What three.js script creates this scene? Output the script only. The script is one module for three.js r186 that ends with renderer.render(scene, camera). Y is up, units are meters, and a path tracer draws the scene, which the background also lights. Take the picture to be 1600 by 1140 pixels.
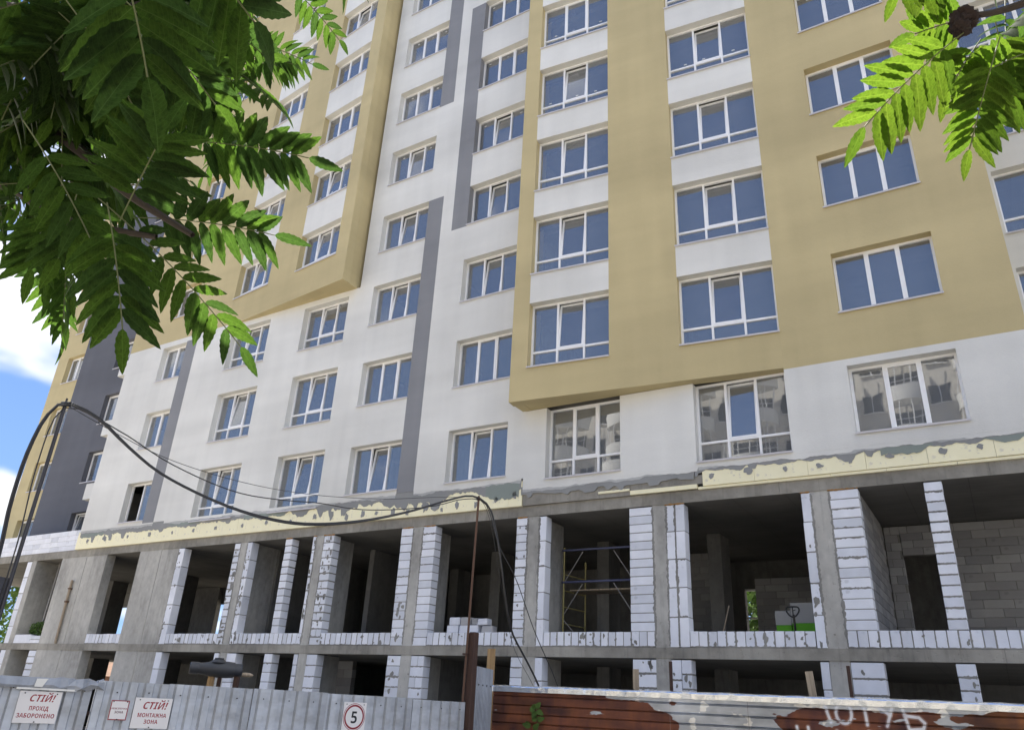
import * as THREE from 'three';
import { mergeGeometries } from 'three/addons/utils/BufferGeometryUtils.js';
import { ConvexGeometry } from 'three/addons/geometries/ConvexGeometry.js';

// ------------------------------------------------------------------ camera, sky, sun, exposure
const EYE = 1.65;                                   // eye height; heights below are written from eye level, +EYE puts them on the ground
const scene = new THREE.Scene();
const camera = new THREE.PerspectiveCamera(51.24, 1024 / 729, 0.1, 3000);
camera.position.set(0, EYE, 17.32);
camera.rotation.order = 'YXZ';
camera.rotation.set(0.4239, 0.5637, 0.0531);
const renderer = new THREE.WebGLRenderer({ antialias: true });
renderer.setSize(1024, 729);
renderer.toneMapping = THREE.LinearToneMapping;
renderer.toneMappingExposure = 2.7;
renderer.shadowMap.enabled = true;

const rng = (s) => () => { s = (s + 0x6d2b79f5) | 0; let t = Math.imul(s ^ (s >>> 15), 1 | s); t = (t + Math.imul(t ^ (t >>> 7), 61 | t)) ^ t; return ((t ^ (t >>> 14)) >>> 0) / 4294967296; };
const hash = (x, y, z) => { let h = Math.imul(x, 374761393) ^ Math.imul(y, 668265263) ^ Math.imul(z, 2147483647 ^ 0x5bd1e995); h = Math.imul(h ^ (h >>> 13), 1274126177); h ^= h >>> 16; return (h >>> 0) / 4294967296; };
const sm = (t) => t * t * (3 - 2 * t), mix = (a, b, t) => a + (b - a) * t, clamp = (v, a = 0, b = 1) => Math.min(b, Math.max(a, v)), sstep = (a, b, v) => sm(clamp((v - a) / (b - a)));
function noise3(x, y, z) {
  const X = Math.floor(x), Y = Math.floor(y), Z = Math.floor(z), u = sm(x - X), v = sm(y - Y), w = sm(z - Z);
  const e = (k) => mix(mix(hash(X, Y, Z + k), hash(X + 1, Y, Z + k), u), mix(hash(X, Y + 1, Z + k), hash(X + 1, Y + 1, Z + k), u), v);
  return mix(e(0), e(1), w);
}
function fbm3(x, y, z, o) { let s = 0, a = 0.5; for (let i = 0; i < o; i++) { s += a * noise3(x, y, z); x = x * 2.03 + 7.1; y = y * 2.03 + 3.7; z = z * 2.03 + 1.3; a *= 0.5; } return s / (1 - Math.pow(0.5, o)); }
// tiling 2-D noise: px, py lattice cells across the tile
function tn(u, v, px, py, seed) {
  const x = u * px, y = v * py, X = Math.floor(x), Y = Math.floor(y), a = sm(x - X), b = sm(y - Y), x0 = ((X % px) + px) % px, y0 = ((Y % py) + py) % py, x1 = (x0 + 1) % px, y1 = (y0 + 1) % py;
  return mix(mix(hash(x0, y0, seed), hash(x1, y0, seed), a), mix(hash(x0, y1, seed), hash(x1, y1, seed), a), b);
}
function tfbm(u, v, px, py, o, seed) { let s = 0, a = 0.5; for (let i = 0; i < o; i++) { s += a * tn(u, v, px, py, seed + i); px *= 2; py *= 2; a *= 0.5; } return s / (1 - Math.pow(0.5, o)); }

const SUN = new THREE.Vector3(-0.46, 0.81, -0.28).normalize();
{ // sky: blue with broken summer cumulus
  const W = 2048, H = 1024, data = new Float32Array(W * H * 4);
  for (let j = 0; j < H; j++) {
    const el = ((j + 0.5) / H - 0.5) * Math.PI, sy = Math.sin(el), cy = Math.cos(el);
    for (let i = 0; i < W; i++) {
      const az = ((i + 0.5) / W - 0.5) * 2 * Math.PI, x = Math.cos(az) * cy, z = Math.sin(az) * cy, k = (j * W + i) * 4;
      const t = Math.pow(clamp(1 - Math.max(sy, 0)), 2.2);
      let r = mix(0.048, 0.175, t), g = mix(0.11, 0.285, t), b = mix(0.285, 0.48, t);
      if (sy > 0) {
        const q = 1 / (sy + 0.22), px = x * q + 192.11, pz = z * q + 20.73;
        const w = fbm3(px * 1.3 + 4, 2.2, pz * 1.3, 3) - 0.5;
        const n = fbm3(px * 2.1 + w * 1.2 + 3.3, 9.4 + sy * 1.5, pz * 2.1 + w, 6);
        const c = sstep(0.475, 0.605, n), thick = sstep(0.52, 0.76, n);
        const lum = (0.47 - 0.13 * thick) * (1.3 - 0.5 * (x * SUN.x + z * SUN.z) / cy);   // clouds facing the sun are the brighter ones
        r = mix(r, lum * 0.98, c); g = mix(g, lum * 0.995, c); b = mix(b, lum * 1.03, c);
      } else { r = 0.2; g = 0.19; b = 0.17; }
      data[k] = r; data[k + 1] = g; data[k + 2] = b; data[k + 3] = 1;
    }
  }
  const tex = new THREE.DataTexture(data, W, H, THREE.RGBAFormat, THREE.FloatType);
  tex.mapping = THREE.EquirectangularReflectionMapping; tex.magFilter = tex.minFilter = THREE.LinearFilter; tex.needsUpdate = true;
  scene.background = tex; scene.environment = tex;
}
const sun = new THREE.DirectionalLight(new THREE.Color(1, 0.95, 0.86), 5.0);
sun.position.copy(SUN).multiplyScalar(120); sun.castShadow = true; sun.shadow.mapSize.set(2048, 2048);
Object.assign(sun.shadow.camera, { left: -70, right: 70, top: 70, bottom: -70, near: 1, far: 300 });
scene.add(sun);

// ------------------------------------------------------------------ textures
function canvasTex(c, srgb = true, repeat = true) { const t = new THREE.CanvasTexture(c); if (srgb) t.colorSpace = THREE.SRGBColorSpace; if (repeat) t.wrapS = t.wrapT = THREE.RepeatWrapping; return t; }
function dataTex(W, H, fn, { srgb = false, repeat = true } = {}) {      // fn(u, v) -> [r, g, b] 0..1
  const d = new Uint8Array(W * H * 4);
  for (let j = 0; j < H; j++) for (let i = 0; i < W; i++) { const c = fn((i + 0.5) / W, (j + 0.5) / H), k = (j * W + i) * 4; d[k] = clamp(c[0]) * 255; d[k + 1] = clamp(c[1]) * 255; d[k + 2] = clamp(c[2]) * 255; d[k + 3] = 255; }
  const t = new THREE.DataTexture(d, W, H); t.magFilter = THREE.LinearFilter; t.minFilter = THREE.LinearMipmapLinearFilter; t.generateMipmaps = true;
  if (srgb) t.colorSpace = THREE.SRGBColorSpace; if (repeat) t.wrapS = t.wrapT = THREE.RepeatWrapping; t.needsUpdate = true; return t;
}
const scaled = (t, sx, sy = sx) => { const c = t.clone(); c.repeat.set(1 / sx, 1 / sy); c.needsUpdate = true; return c; };
const g3 = (v) => [v, v, v];
const T = {};
T.stucco = dataTex(1024, 1024, (u, v) => { const m = tfbm(u, v, 5, 7, 5, 11), s = tfbm(u, v, 40, 3, 3, 21), h = tfbm(u, v, 2, 26, 3, 31); return g3(0.90 + 0.27 * (m - 0.5) + 0.11 * (s - 0.5) + 0.13 * (h - 0.5) + 0.03 * (hash(u * 1024 | 0, v * 1024 | 0, 5) - 0.5)); });
T.grain = dataTex(512, 512, (u, v) => g3(0.5 * tfbm(u, v, 90, 90, 2, 41) + 0.5 * tfbm(u, v, 10, 10, 3, 43)));
T.concrete = dataTex(1024, 1024, (u, v) => {
  const m = tfbm(u, v, 3, 3, 6, 51), st = tfbm(u, v, 26, 2, 4, 61), pit = tn(u, v, 120, 120, 71) > 0.93 ? 0.8 : 1, rough = tfbm(u, v, 40, 40, 3, 81), st2 = sstep(0.62, 0.75, tfbm(u, v, 60, 4, 3, 63));
  const a = (0.62 + 0.6 * (m - 0.5) + 0.14 * (st - 0.5) + 0.18 * (rough - 0.5) - 0.06 * st2) * pit; return [a * 1.0, a * 0.985, a * 0.945];
});
T.concreteBump = dataTex(512, 512, (u, v) => g3(0.6 * tfbm(u, v, 8, 8, 5, 91) + 0.4 * (tn(u, v, 60, 60, 93) > 0.9 ? 0 : 1)));
T.block = dataTex(512, 512, (u, v) => { const m = tfbm(u, v, 4, 4, 5, 101), p = tn(u, v, 150, 150, 103) > 0.955 ? 0.86 : 1, sc = sstep(0.68, 0.8, tfbm(u, v, 7, 7, 4, 107)); const a = (0.92 + 0.2 * (m - 0.5) - 0.16 * sc) * p; return [a, a * 1.0, a * 1.01]; });
T.foam = dataTex(512, 512, (u, v) => { const m = tfbm(u, v, 6, 6, 4, 111), s = sstep(0.66, 0.78, tfbm(u, v, 9, 9, 4, 113)); return [0.96 + 0.05 * (m - 0.5) - 0.2 * s, 0.95 + 0.06 * (m - 0.5) - 0.2 * s, 0.93 + 0.08 * (m - 0.5) - 0.1 * s]; });
T.zinc = dataTex(1024, 512, (u, v) => {
  const m = tfbm(u, v, 8, 3, 5, 121), st = tfbm(u, v, 70, 3, 4, 123), sp = tn(u, v, 160, 80, 125), d = sstep(0.6, 0.72, tfbm(u, v, 14, 9, 4, 127)), ru = sstep(0.7, 0.76, tfbm(u, v, 30, 11, 4, 128));
  const a = 0.76 + 0.34 * (m - 0.5) + 0.22 * (st - 0.5) + 0.08 * (sp - 0.5) - 0.07 * d; return [mix(a * 0.98, 0.34, ru * 0.12), mix(a, 0.27, ru * 0.12), mix(a * 1.03, 0.22, ru * 0.12)];
});
T.wood = dataTex(256, 512, (u, v) => { const a = 0.6 + 0.5 * (tfbm(u, v, 16, 2, 4, 131) - 0.5) + 0.2 * (tn(u, v, 60, 3, 137) - 0.5); return [a, a * 0.86, a * 0.68]; });
T.dirt = dataTex(1024, 1024, (u, v) => { const m = tfbm(u, v, 6, 6, 6, 141), p = tfbm(u, v, 90, 90, 2, 143); const a = 0.8 + 0.5 * (m - 0.5) + 0.3 * (p - 0.5); return [a, a * 0.97, a * 0.92]; });
T.ply = dataTex(512, 512, (u, v) => { const a = 0.55 + 0.3 * (tfbm(u, v, 3, 3, 5, 151) - 0.5) + 0.12 * (tfbm(u, v, 3, 30, 3, 153) - 0.5); const j = (v * 4) % 1 < 0.03 || (u * 2) % 1 < 0.012 ? 0.7 : 1; return [a * j, a * j * 0.97, a * j * 0.92]; });
T.wave = dataTex(256, 256, (u, v) => g3(tfbm(u, v, 3, 3, 2, 161)));

// the rusty sheet fence: zinc where the paint has peeled, red-brown oxide elsewhere, white sprayed letters
const RF = { x0: -7.62, x1: 4.4, h: 2.0, y1: 0.33 };
const graffiti = (() => {
  const W = 2048, H = 340, c = document.createElement('canvas'); c.width = W; c.height = H; const g = c.getContext('2d');
  g.fillStyle = '#000'; g.fillRect(0, 0, W, H); g.strokeStyle = '#fff'; g.lineCap = 'round'; g.lineJoin = 'round';
  const X = (x) => (x - RF.x0) / (RF.x1 - RF.x0) * W, Y = (y) => (RF.y1 - y) / RF.h * H;
  const path = (pts, w = 6) => { for (const [lw, al] of [[w * 1.9, 0.35], [w, 1]]) { g.globalAlpha = al; g.lineWidth = lw; g.beginPath(); pts.forEach(([x, y], i) => (i ? g.lineTo(X(x), Y(y)) : g.moveTo(X(x), Y(y)))); g.stroke(); } };
  path([[-2.23, 0.32], [-2.20, 0.16], [-2.165, 0.045]]);
  const o = []; for (let a = 0; a <= 20; a++) o.push([-1.99 + 0.098 * Math.sin(a / 20 * 6.283), 0.162 + 0.125 * Math.cos(a / 20 * 6.283)]); path(o);
  path([[-1.70, 0.262], [-1.80, 0.27]], 4); path([[-1.73, 0.27], [-1.715, 0.15], [-1.71, 0.035]]);
  path([[-1.60, 0.29], [-1.42, 0.165]]); path([[-1.36, 0.32], [-1.47, 0.03]]);
  path([[-1.05, 0.275], [-1.27, 0.285], [-1.24, 0.16], [-1.215, 0.02]]); path([[-1.24, 0.165], [-1.08, 0.15], [-1.02, 0.09], [-1.045, 0.02], [-1.2, 0.0]]);
  for (const x of [-2.62, -2.47]) path([[x, -0.03], [x + 0.03, -0.3]]); path([[-2.6, -0.16], [-2.46, -0.17]]);
  path([[-2.1, -0.06], [-2.2, -0.3], [-1.98, -0.3]]); path([[-1.7, -0.05], [-1.66, -0.3]]); path([[-1.7, -0.05], [-1.48, -0.08], [-1.5, -0.2], [-1.68, -0.19]]);
  g.globalAlpha = 1; const d = g.getImageData(0, 0, W, H).data;
  return (u, v) => d[((clamp(Math.floor((1 - v) * H), 0, H - 1)) * W + clamp(Math.floor(u * W), 0, W - 1)) * 4] / 255;
})();
const rustMask = (u, v) => {
  const x = RF.x0 + u * (RF.x1 - RF.x0), y = RF.y1 - (1 - v) * RF.h;
  let n = fbm3(x * 1.0, y * 3.4 + 4, 3.1, 5) + 0.5 * (fbm3(x * 3.2, y * 10, 8.2, 4) - 0.5);
  n += 0.25 * sstep(-2.6, -6.4, x) + 0.10 * sstep(-4.6, -4.9, x);                     // redder to the left
  n -= 0.42 * sstep(0.16, 0.30, y + 0.06 * (fbm3(x * 3, 1, 1, 3) - 0.5)) * (x > -7.0 ? 1 : 0.4);
  n -= 0.40 * sstep(-4.42, -4.2, x) * sstep(-2.75, -3.1, x + (y * 0.9));
  n += 0.22 * sstep(-2.75, -2.5, x) * sstep(-0.7, -1.0, x) * sstep(0.26, 0.2, y);
  n += 0.14 * sstep(-0.75, 0.1, x) - 0.04;
  return sstep(0.455, 0.475, n);
};
T.rust = dataTex(2048, 340, (u, v) => {
  const r = rustMask(u, v), x = u * 12, y = v * 2, n = fbm3(x * 2.2, y * 9, 5, 5), n2 = fbm3(x * 9, y * 3, 2, 3), z = 0.70 + 0.40 * (fbm3(x * 3, y * 5, 9, 4) - 0.5), wht = sstep(0.66, 0.7, fbm3(x * 6, y * 8, 17, 3));
  let c = [mix(z * 0.98 + 0.2 * wht, 0.40 + 0.05 * sstep(6, 8, x) + 0.34 * (n - 0.5) + 0.2 * (n2 - 0.5), r), mix(z + 0.18 * wht, 0.235 + 0.05 * sstep(6, 8, x) + 0.2 * (n - 0.5) + 0.12 * (n2 - 0.5), r), mix(z * 1.03 + 0.14 * wht, 0.17 + 0.11 * (n - 0.5), r)];
  const gr = graffiti(u, v) * (0.75 + 0.25 * n2); return c.map((k) => mix(k, 0.93, gr));
}, { srgb: true, repeat: false });
T.rustMR = dataTex(1024, 170, (u, v) => { const r = Math.max(rustMask(u, v), graffiti(u, v)); return [0, mix(0.38, 0.85, r), mix(0.75, 0, r)]; }, { repeat: false });

function leafTex(base, vein) {
  const c = document.createElement('canvas'); c.width = 128; c.height = 256; const g = c.getContext('2d'), r = rng(9);
  g.fillStyle = base; g.fillRect(0, 0, 128, 256);
  for (let i = 0; i < 500; i++) { g.fillStyle = r() < 0.5 ? 'rgba(0,0,0,.06)' : 'rgba(255,255,190,.06)'; g.beginPath(); g.arc(r() * 128, r() * 256, 2 + r() * 9, 0, 7); g.fill(); }
  g.strokeStyle = vein; g.globalAlpha = 0.5; g.lineWidth = 1.6;
  for (let y = 8; y < 256; y += 15) for (const s of [-1, 1]) { g.beginPath(); g.moveTo(64, y); g.quadraticCurveTo(64 + s * 34, y + 6, 64 + s * 60, y + 26); g.stroke(); }
  g.globalAlpha = 0.9; g.lineWidth = 4; g.beginPath(); g.moveTo(64, 0); g.lineTo(64, 256); g.stroke();
  return canvasTex(c, true, false);
}
T.leaf = leafTex('#b6c98f', '#e8edc8');

// ------------------------------------------------------------------ materials
const col = (r, g, b) => new THREE.Color().setRGB(r, g, b);
const std = (name, c, o = {}) => { const m = new THREE.MeshStandardMaterial({ color: c, roughness: 0.9, ...o }); m.name = name; return m; };
const stuccoMap = scaled(T.stucco, 17, 13), grainMap = scaled(T.grain, 1.1), concMap = scaled(T.concrete, 4.6, 5.8), concBump = scaled(T.concreteBump, 1.7), blockMap = scaled(T.block, 1.3), foamMap = scaled(T.foam, 1.2);
const stucco = (name, c) => std(name, c, { map: stuccoMap, bumpMap: grainMap, bumpScale: 0.004, roughness: 0.95 });
const M = {
  white: stucco('white_render', col(0.77, 0.765, 0.725)), gold: stucco('gold_render', col(0.566, 0.474, 0.262)), grey: stucco('grey_render', col(0.265, 0.27, 0.285)), dark: stucco('dark_grey_render', col(0.125, 0.13, 0.15)),
  concrete: std('concrete', col(0.64, 0.63, 0.60), { map: concMap, bumpMap: concBump, bumpScale: 0.006 }),
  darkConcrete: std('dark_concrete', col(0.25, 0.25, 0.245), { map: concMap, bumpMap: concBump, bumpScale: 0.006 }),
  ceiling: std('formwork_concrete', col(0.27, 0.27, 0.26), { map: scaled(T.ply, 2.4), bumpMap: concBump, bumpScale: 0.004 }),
  mortar: std('mortar', col(0.37, 0.365, 0.35), { map: concMap, bumpMap: concBump, bumpScale: 0.004 }),
  smear: std('pale_basecoat', col(0.50, 0.505, 0.495), { map: stuccoMap, bumpMap: grainMap, bumpScale: 0.003 }),
  render: std('grey_basecoat', col(0.30, 0.305, 0.30), { map: stuccoMap, bumpMap: grainMap, bumpScale: 0.003 }),
  greenMesh: std('green_mesh', col(0.27, 0.31, 0.28), { map: stuccoMap, roughness: 0.8 }),
  foam: std('insulation_foam', col(0.93, 0.88, 0.62), { map: foamMap, bumpMap: grainMap, bumpScale: 0.002, roughness: 0.85 }),
  orange: std('expanding_foam', col(0.50, 0.27, 0.09), { map: concMap }),
  pvc: std('white_pvc', col(0.88, 0.88, 0.88), { roughness: 0.35 }),
  sill: std('coated_sill', col(0.55, 0.53, 0.54), { roughness: 0.4 }),
  gasket: std('black_gasket', col(0.02, 0.02, 0.02), { roughness: 0.6 }),
  plaster: std('interior_plaster', col(0.42, 0.42, 0.40), { map: concMap }),
  zinc: std('galvanised_sheet', col(0.60, 0.615, 0.64), { map: scaled(T.zinc, 7, 2.2), roughness: 0.46, metalness: 0.35, bumpMap: scaled(T.wave, 0.5), bumpScale: 0.012 }),
  zincDark: std('dull_zinc_sheet', col(0.40, 0.42, 0.46), { map: scaled(T.zinc, 4, 2), roughness: 0.5, metalness: 0.45, bumpMap: scaled(T.wave, 0.4), bumpScale: 0.006 }),
  zincBright: std('bright_zinc_flashing', col(0.86, 0.88, 0.90), { roughness: 0.24, metalness: 0.85, bumpMap: scaled(T.wave, 0.35), bumpScale: 0.012 }),
  rustSheet: std('rusty_sheet', col(1, 1, 1), { map: T.rust, roughnessMap: T.rustMR, metalnessMap: T.rustMR, metalness: 1, roughness: 1, bumpMap: scaled(T.wave, 0.03), bumpScale: 0.002 }),
  rustSteel: std('rusty_steel', col(0.085, 0.045, 0.035), { map: concMap, roughness: 0.75, metalness: 0.2 }),
  rustPole: std('rusty_pipe', col(0.16, 0.085, 0.055), { map: concMap, roughness: 0.8 }),
  cable: std('black_cable', col(0.018, 0.018, 0.02), { roughness: 0.45 }),
  wood: std('raw_wood', col(0.55, 0.42, 0.26), { map: scaled(T.wood, 0.3, 1) }),
  greyWood: std('weathered_wood', col(0.56, 0.53, 0.49), { map: scaled(T.wood, 0.3, 1) }),
  darkPaint: std('dark_paint', col(0.028, 0.028, 0.036), { roughness: 0.5, bumpMap: scaled(T.wave, 0.3), bumpScale: 0.004 }),
  plastic: std('grey_plastic', col(0.033, 0.036, 0.043), { roughness: 0.5, bumpMap: scaled(T.wave, 0.5), bumpScale: 0.01 }),
  strap: std('white_strap', col(0.7, 0.7, 0.68)),
  yellow: std('yellow_paint', col(0.56, 0.49, 0.19), { roughness: 0.5, map: concMap }), blue: std('blue_paint', col(0.13, 0.15, 0.30), { roughness: 0.5, map: concMap }), steel: std('bare_steel', col(0.35, 0.34, 0.33), { roughness: 0.5, metalness: 0.4 }),
  black: std('black_paint', col(0.02, 0.02, 0.02), { roughness: 0.4 }), carton: std('white_carton', col(0.36, 0.36, 0.35)), lime: std('lime_green_carton', col(0.13, 0.42, 0.03)),
  ground: std('dusty_ground', col(0.50, 0.46, 0.40), { map: scaled(T.dirt, 9), bumpMap: scaled(T.dirt, 9), bumpScale: 0.03 }),
  asphalt: std('worn_asphalt', col(0.22, 0.22, 0.21), { map: scaled(T.dirt, 5), roughness: 0.95 }),
  bark: std('bark', col(0.055, 0.042, 0.034), { map: concMap, bumpMap: concBump, bumpScale: 0.01 }),
  rachis: std('leaf_stalk', col(0.085, 0.10, 0.035), { roughness: 0.6 }),
  cone: std('seed_head', col(0.014, 0.007, 0.006), { roughness: 0.95 }),
  brickRed: std('red_brick', col(0.28, 0.15, 0.10), { map: concMap }), roofTile: std('roof_tile', col(0.30, 0.16, 0.10), { map: concMap }), beige: std('pale_facade', col(0.66, 0.63, 0.57), { map: stuccoMap }), balcony: std('white_balcony', col(0.78, 0.78, 0.76), { map: stuccoMap }),
  dirtyConcrete: std('stained_concrete', col(0.46, 0.44, 0.395), { map: concMap, bumpMap: concBump, bumpScale: 0.01 }),
};
const blockTones = [[0.79, 0.81, 0.86], [0.74, 0.76, 0.81], [0.83, 0.845, 0.885], [0.68, 0.70, 0.745]].map(([r, g, b]) => std('aerated_block', col(r, g, b), { map: blockMap, bumpMap: grainMap, bumpScale: 0.004 }));
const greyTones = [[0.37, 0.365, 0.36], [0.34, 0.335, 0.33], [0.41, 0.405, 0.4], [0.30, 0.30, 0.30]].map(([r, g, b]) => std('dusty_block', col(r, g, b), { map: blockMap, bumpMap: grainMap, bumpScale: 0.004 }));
const phys = (name, o) => { const m = new THREE.MeshPhysicalMaterial(o); m.name = name; return m; };
const glass = phys('window_glass', { color: col(0.72, 0.76, 0.80), transmission: 1, thickness: 0, roughness: 0, metalness: 0.2, ior: 2.3, bumpMap: scaled(T.wave, 2.2), bumpScale: 0.0028 });
const wavyGlass = phys('film_covered_glass', { color: col(0.72, 0.76, 0.80), transmission: 1, thickness: 0, roughness: 0.015, metalness: 0.25, ior: 2.3, bumpMap: scaled(T.wave, 2.0), bumpScale: 0.0013 });
const leafM = [[0.086, 0.146, 0.042], [0.108, 0.176, 0.042], [0.07, 0.12, 0.044]].map(([r, g, b]) => phys('leaf', { color: col(r, g, b).multiplyScalar(1.15), map: T.leaf, transmission: 0.86, thickness: 0, roughness: 0.95, ior: 1.3, specularIntensity: 0.2, side: THREE.DoubleSide }));
const leafBright = [[0.15, 0.215, 0.035], [0.17, 0.235, 0.04], [0.125, 0.19, 0.035]].map(([r, g, b]) => phys('young_leaf', { color: col(r, g, b).multiplyScalar(1.25), map: T.leaf, transmission: 0.86, thickness: 0, roughness: 0.95, ior: 1.3, specularIntensity: 0.2, side: THREE.DoubleSide }));
const leafFar = phys('far_leaf', { color: col(0.09, 0.16, 0.035), transmission: 0.35, thickness: 0, roughness: 0.95, ior: 1.3, side: THREE.DoubleSide });

// ------------------------------------------------------------------ helpers
const used = {};
const numbered = (n) => { const k = (used[n] = (used[n] ?? -1) + 1); return k ? `${n}_${String(k).padStart(3, '0')}` : n; };
function tag(o, label, category, group, kind) { o.userData.label = label; if (category) o.userData.category = category; if (group) o.userData.group = group; if (kind) o.userData.kind = kind; return o; }
function thing(name, [x, y, z], label, category, group, turn = 0) { const o = new THREE.Group(); o.name = numbered(name); o.position.set(x, y, z); o.rotation.y = turn; scene.add(o); return tag(o, label, category, group); }
function uvBox(g) {                                    // uv in metres by the dominant axis of each normal
  const p = g.attributes.position, n = g.attributes.normal, uv = new Float32Array(p.count * 2);
  for (let i = 0; i < p.count; i++) { const ax = Math.abs(n.getX(i)), ay = Math.abs(n.getY(i)), az = Math.abs(n.getZ(i)), x = p.getX(i), y = p.getY(i), z = p.getZ(i);
    if (ax > ay && ax > az) { uv[2 * i] = z; uv[2 * i + 1] = y; } else if (ay > az) { uv[2 * i] = x; uv[2 * i + 1] = z; } else { uv[2 * i] = x; uv[2 * i + 1] = y; } }
  g.setAttribute('uv', new THREE.BufferAttribute(uv, 2)); return g;
}
const plain = (g) => { g = g.index ? g.toNonIndexed() : g; for (const k of Object.keys(g.attributes)) if (!['position', 'normal', 'uv'].includes(k)) g.deleteAttribute(k); if (!g.attributes.uv) uvBox(g); return g; };
function box(x0, x1, y0, y1, z0, z1) { const g = new THREE.BoxGeometry(x1 - x0, y1 - y0, z1 - z0); g.translate((x0 + x1) / 2, (y0 + y1) / 2, (z0 + z1) / 2); return plain(uvBox(g)); }
const hbox = (x0, x1, y0, y1, z0, z1) => box(x0, x1, y0 + EYE, y1 + EYE, z0, z1);       // heights from eye level
function tube(pts, r, seg = 24, rad = 6) { const g = new THREE.TubeGeometry(new THREE.CatmullRomCurve3(pts.map((p) => new THREE.Vector3(...p))), seg, r, rad, false); return plain(g); }
function bar(a, b, r, rad = 8) { const A = new THREE.Vector3(...a), B = new THREE.Vector3(...b), g = new THREE.CylinderGeometry(r, r, A.distanceTo(B), rad); g.applyQuaternion(new THREE.Quaternion().setFromUnitVectors(new THREE.Vector3(0, 1, 0), B.clone().sub(A).normalize())); g.translate(...A.add(B).multiplyScalar(0.5).toArray()); return plain(g); }
function part(parent, name, geos, m, { stuff, label } = {}) {
  const list = (Array.isArray(geos) ? geos : [geos]).map(plain), o = new THREE.Mesh(list.length > 1 ? mergeGeometries(list) : list[0], m);
  o.name = numbered(name); o.castShadow = o.receiveShadow = true; if (stuff) o.userData.kind = 'stuff'; if (label) o.userData.label = label; parent.add(o); return o;
}
const chamferCache = {};
function chamfer(w, h, d, e = 0.008, variant = 0) {     // chamfered block, 44 triangles, uv shifted per variant
  const key = [w, h, d, e].map((v) => v.toFixed(3)).join() + variant; if (chamferCache[key]) return chamferCache[key];
  const a = w / 2, b = h / 2, c = d / 2, r = rng(variant * 77 + 5), pts = [];
  for (const sx of [-1, 1]) for (const sy of [-1, 1]) for (const sz of [-1, 1]) { const k = e * (0.6 + 1.3 * r() * r()); pts.push([sx * a, sy * (b - k), sz * (c - k)], [sx * (a - k), sy * b, sz * (c - k)], [sx * (a - k), sy * (b - k), sz * c]); }
  const g = new ConvexGeometry(pts.map((p) => new THREE.Vector3(...p))); uvBox(g); const uv = g.attributes.uv; for (let i = 0; i < uv.count; i++) uv.setXY(i, uv.getX(i) + variant * 0.37, uv.getY(i) + variant * 0.61);
  return (chamferCache[key] = plain(g));
}
const prism = (pts, z0, z1) => { const g = new THREE.ExtrudeGeometry(new THREE.Shape(pts.map((p) => new THREE.Vector2(...p))), { depth: z1 - z0, bevelEnabled: false, steps: 1 }); g.translate(0, 0, z0); g.computeVertexNormals(); return plain(uvBox(plain(g))); };

// ------------------------------------------------------------------ ground and road
{
  const g = new THREE.PlaneGeometry(1600, 1600, 1, 1); g.rotateX(-Math.PI / 2); const uv = g.attributes.uv; for (let i = 0; i < uv.count; i++) uv.setXY(i, uv.getX(i) * 1600, uv.getY(i) * 1600);
  const o = new THREE.Mesh(g, M.ground); o.name = 'ground'; o.receiveShadow = true; tag(o, 'dusty trodden ground around the building site', 'ground', null, 'structure'); scene.add(o);
  const road = new THREE.Mesh(box(-80, 80, -0.05, 0.006, 18.6, 26), M.asphalt); road.name = 'road'; road.receiveShadow = true; tag(road, 'asphalt street running past the site fence', 'road', null, 'structure'); scene.add(road);
}

// ------------------------------------------------------------------ the apartment building
const building = thing('apartment_building', [0, 0, 0], 'unfinished white, gold and grey apartment block on an open concrete frame', 'building');
const B = (name, geos, m, o) => part(building, name, geos, m, o);
const FL = 3.0, TOP = 40.2;                             // storey height; parapet top
// wall zones are filled with boxes round their openings: [x0, x1, y0, y1]
function zone(x0, x1, y0, y1, holes, th = 0.34) {
  const xs = [...new Set([x0, x1, ...holes.flatMap((h) => [h[0], h[1]])].filter((x) => x >= x0 && x <= x1).map((x) => +x.toFixed(4)))].sort((a, b) => a - b), out = [];
  for (let i = 0; i + 1 < xs.length; i++) {
    const m = (xs[i] + xs[i + 1]) / 2, hs = holes.filter((h) => h[0] < m && h[1] > m).sort((a, b) => a[2] - b[2]); let y = y0;
    for (const h of hs) { if (h[2] > y) out.push(hbox(xs[i], xs[i + 1], y, Math.min(h[2], y1), -th, 0)); y = Math.max(y, h[3]); if (y >= y1) break; }
    if (y < y1) out.push(hbox(xs[i], xs[i + 1], y, y1, -th, 0));
  }
  return out;
}
const F = (k) => FL * (k - 1);                           // offset of residential floor k
const holesOf = (x0, x1, sill, head, floors) => floors.map((k) => [x0, x1, sill + F(k), head + F(k)]);
const range = (a, b) => Array.from({ length: b - a + 1 }, (_, i) => a + i);

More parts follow.
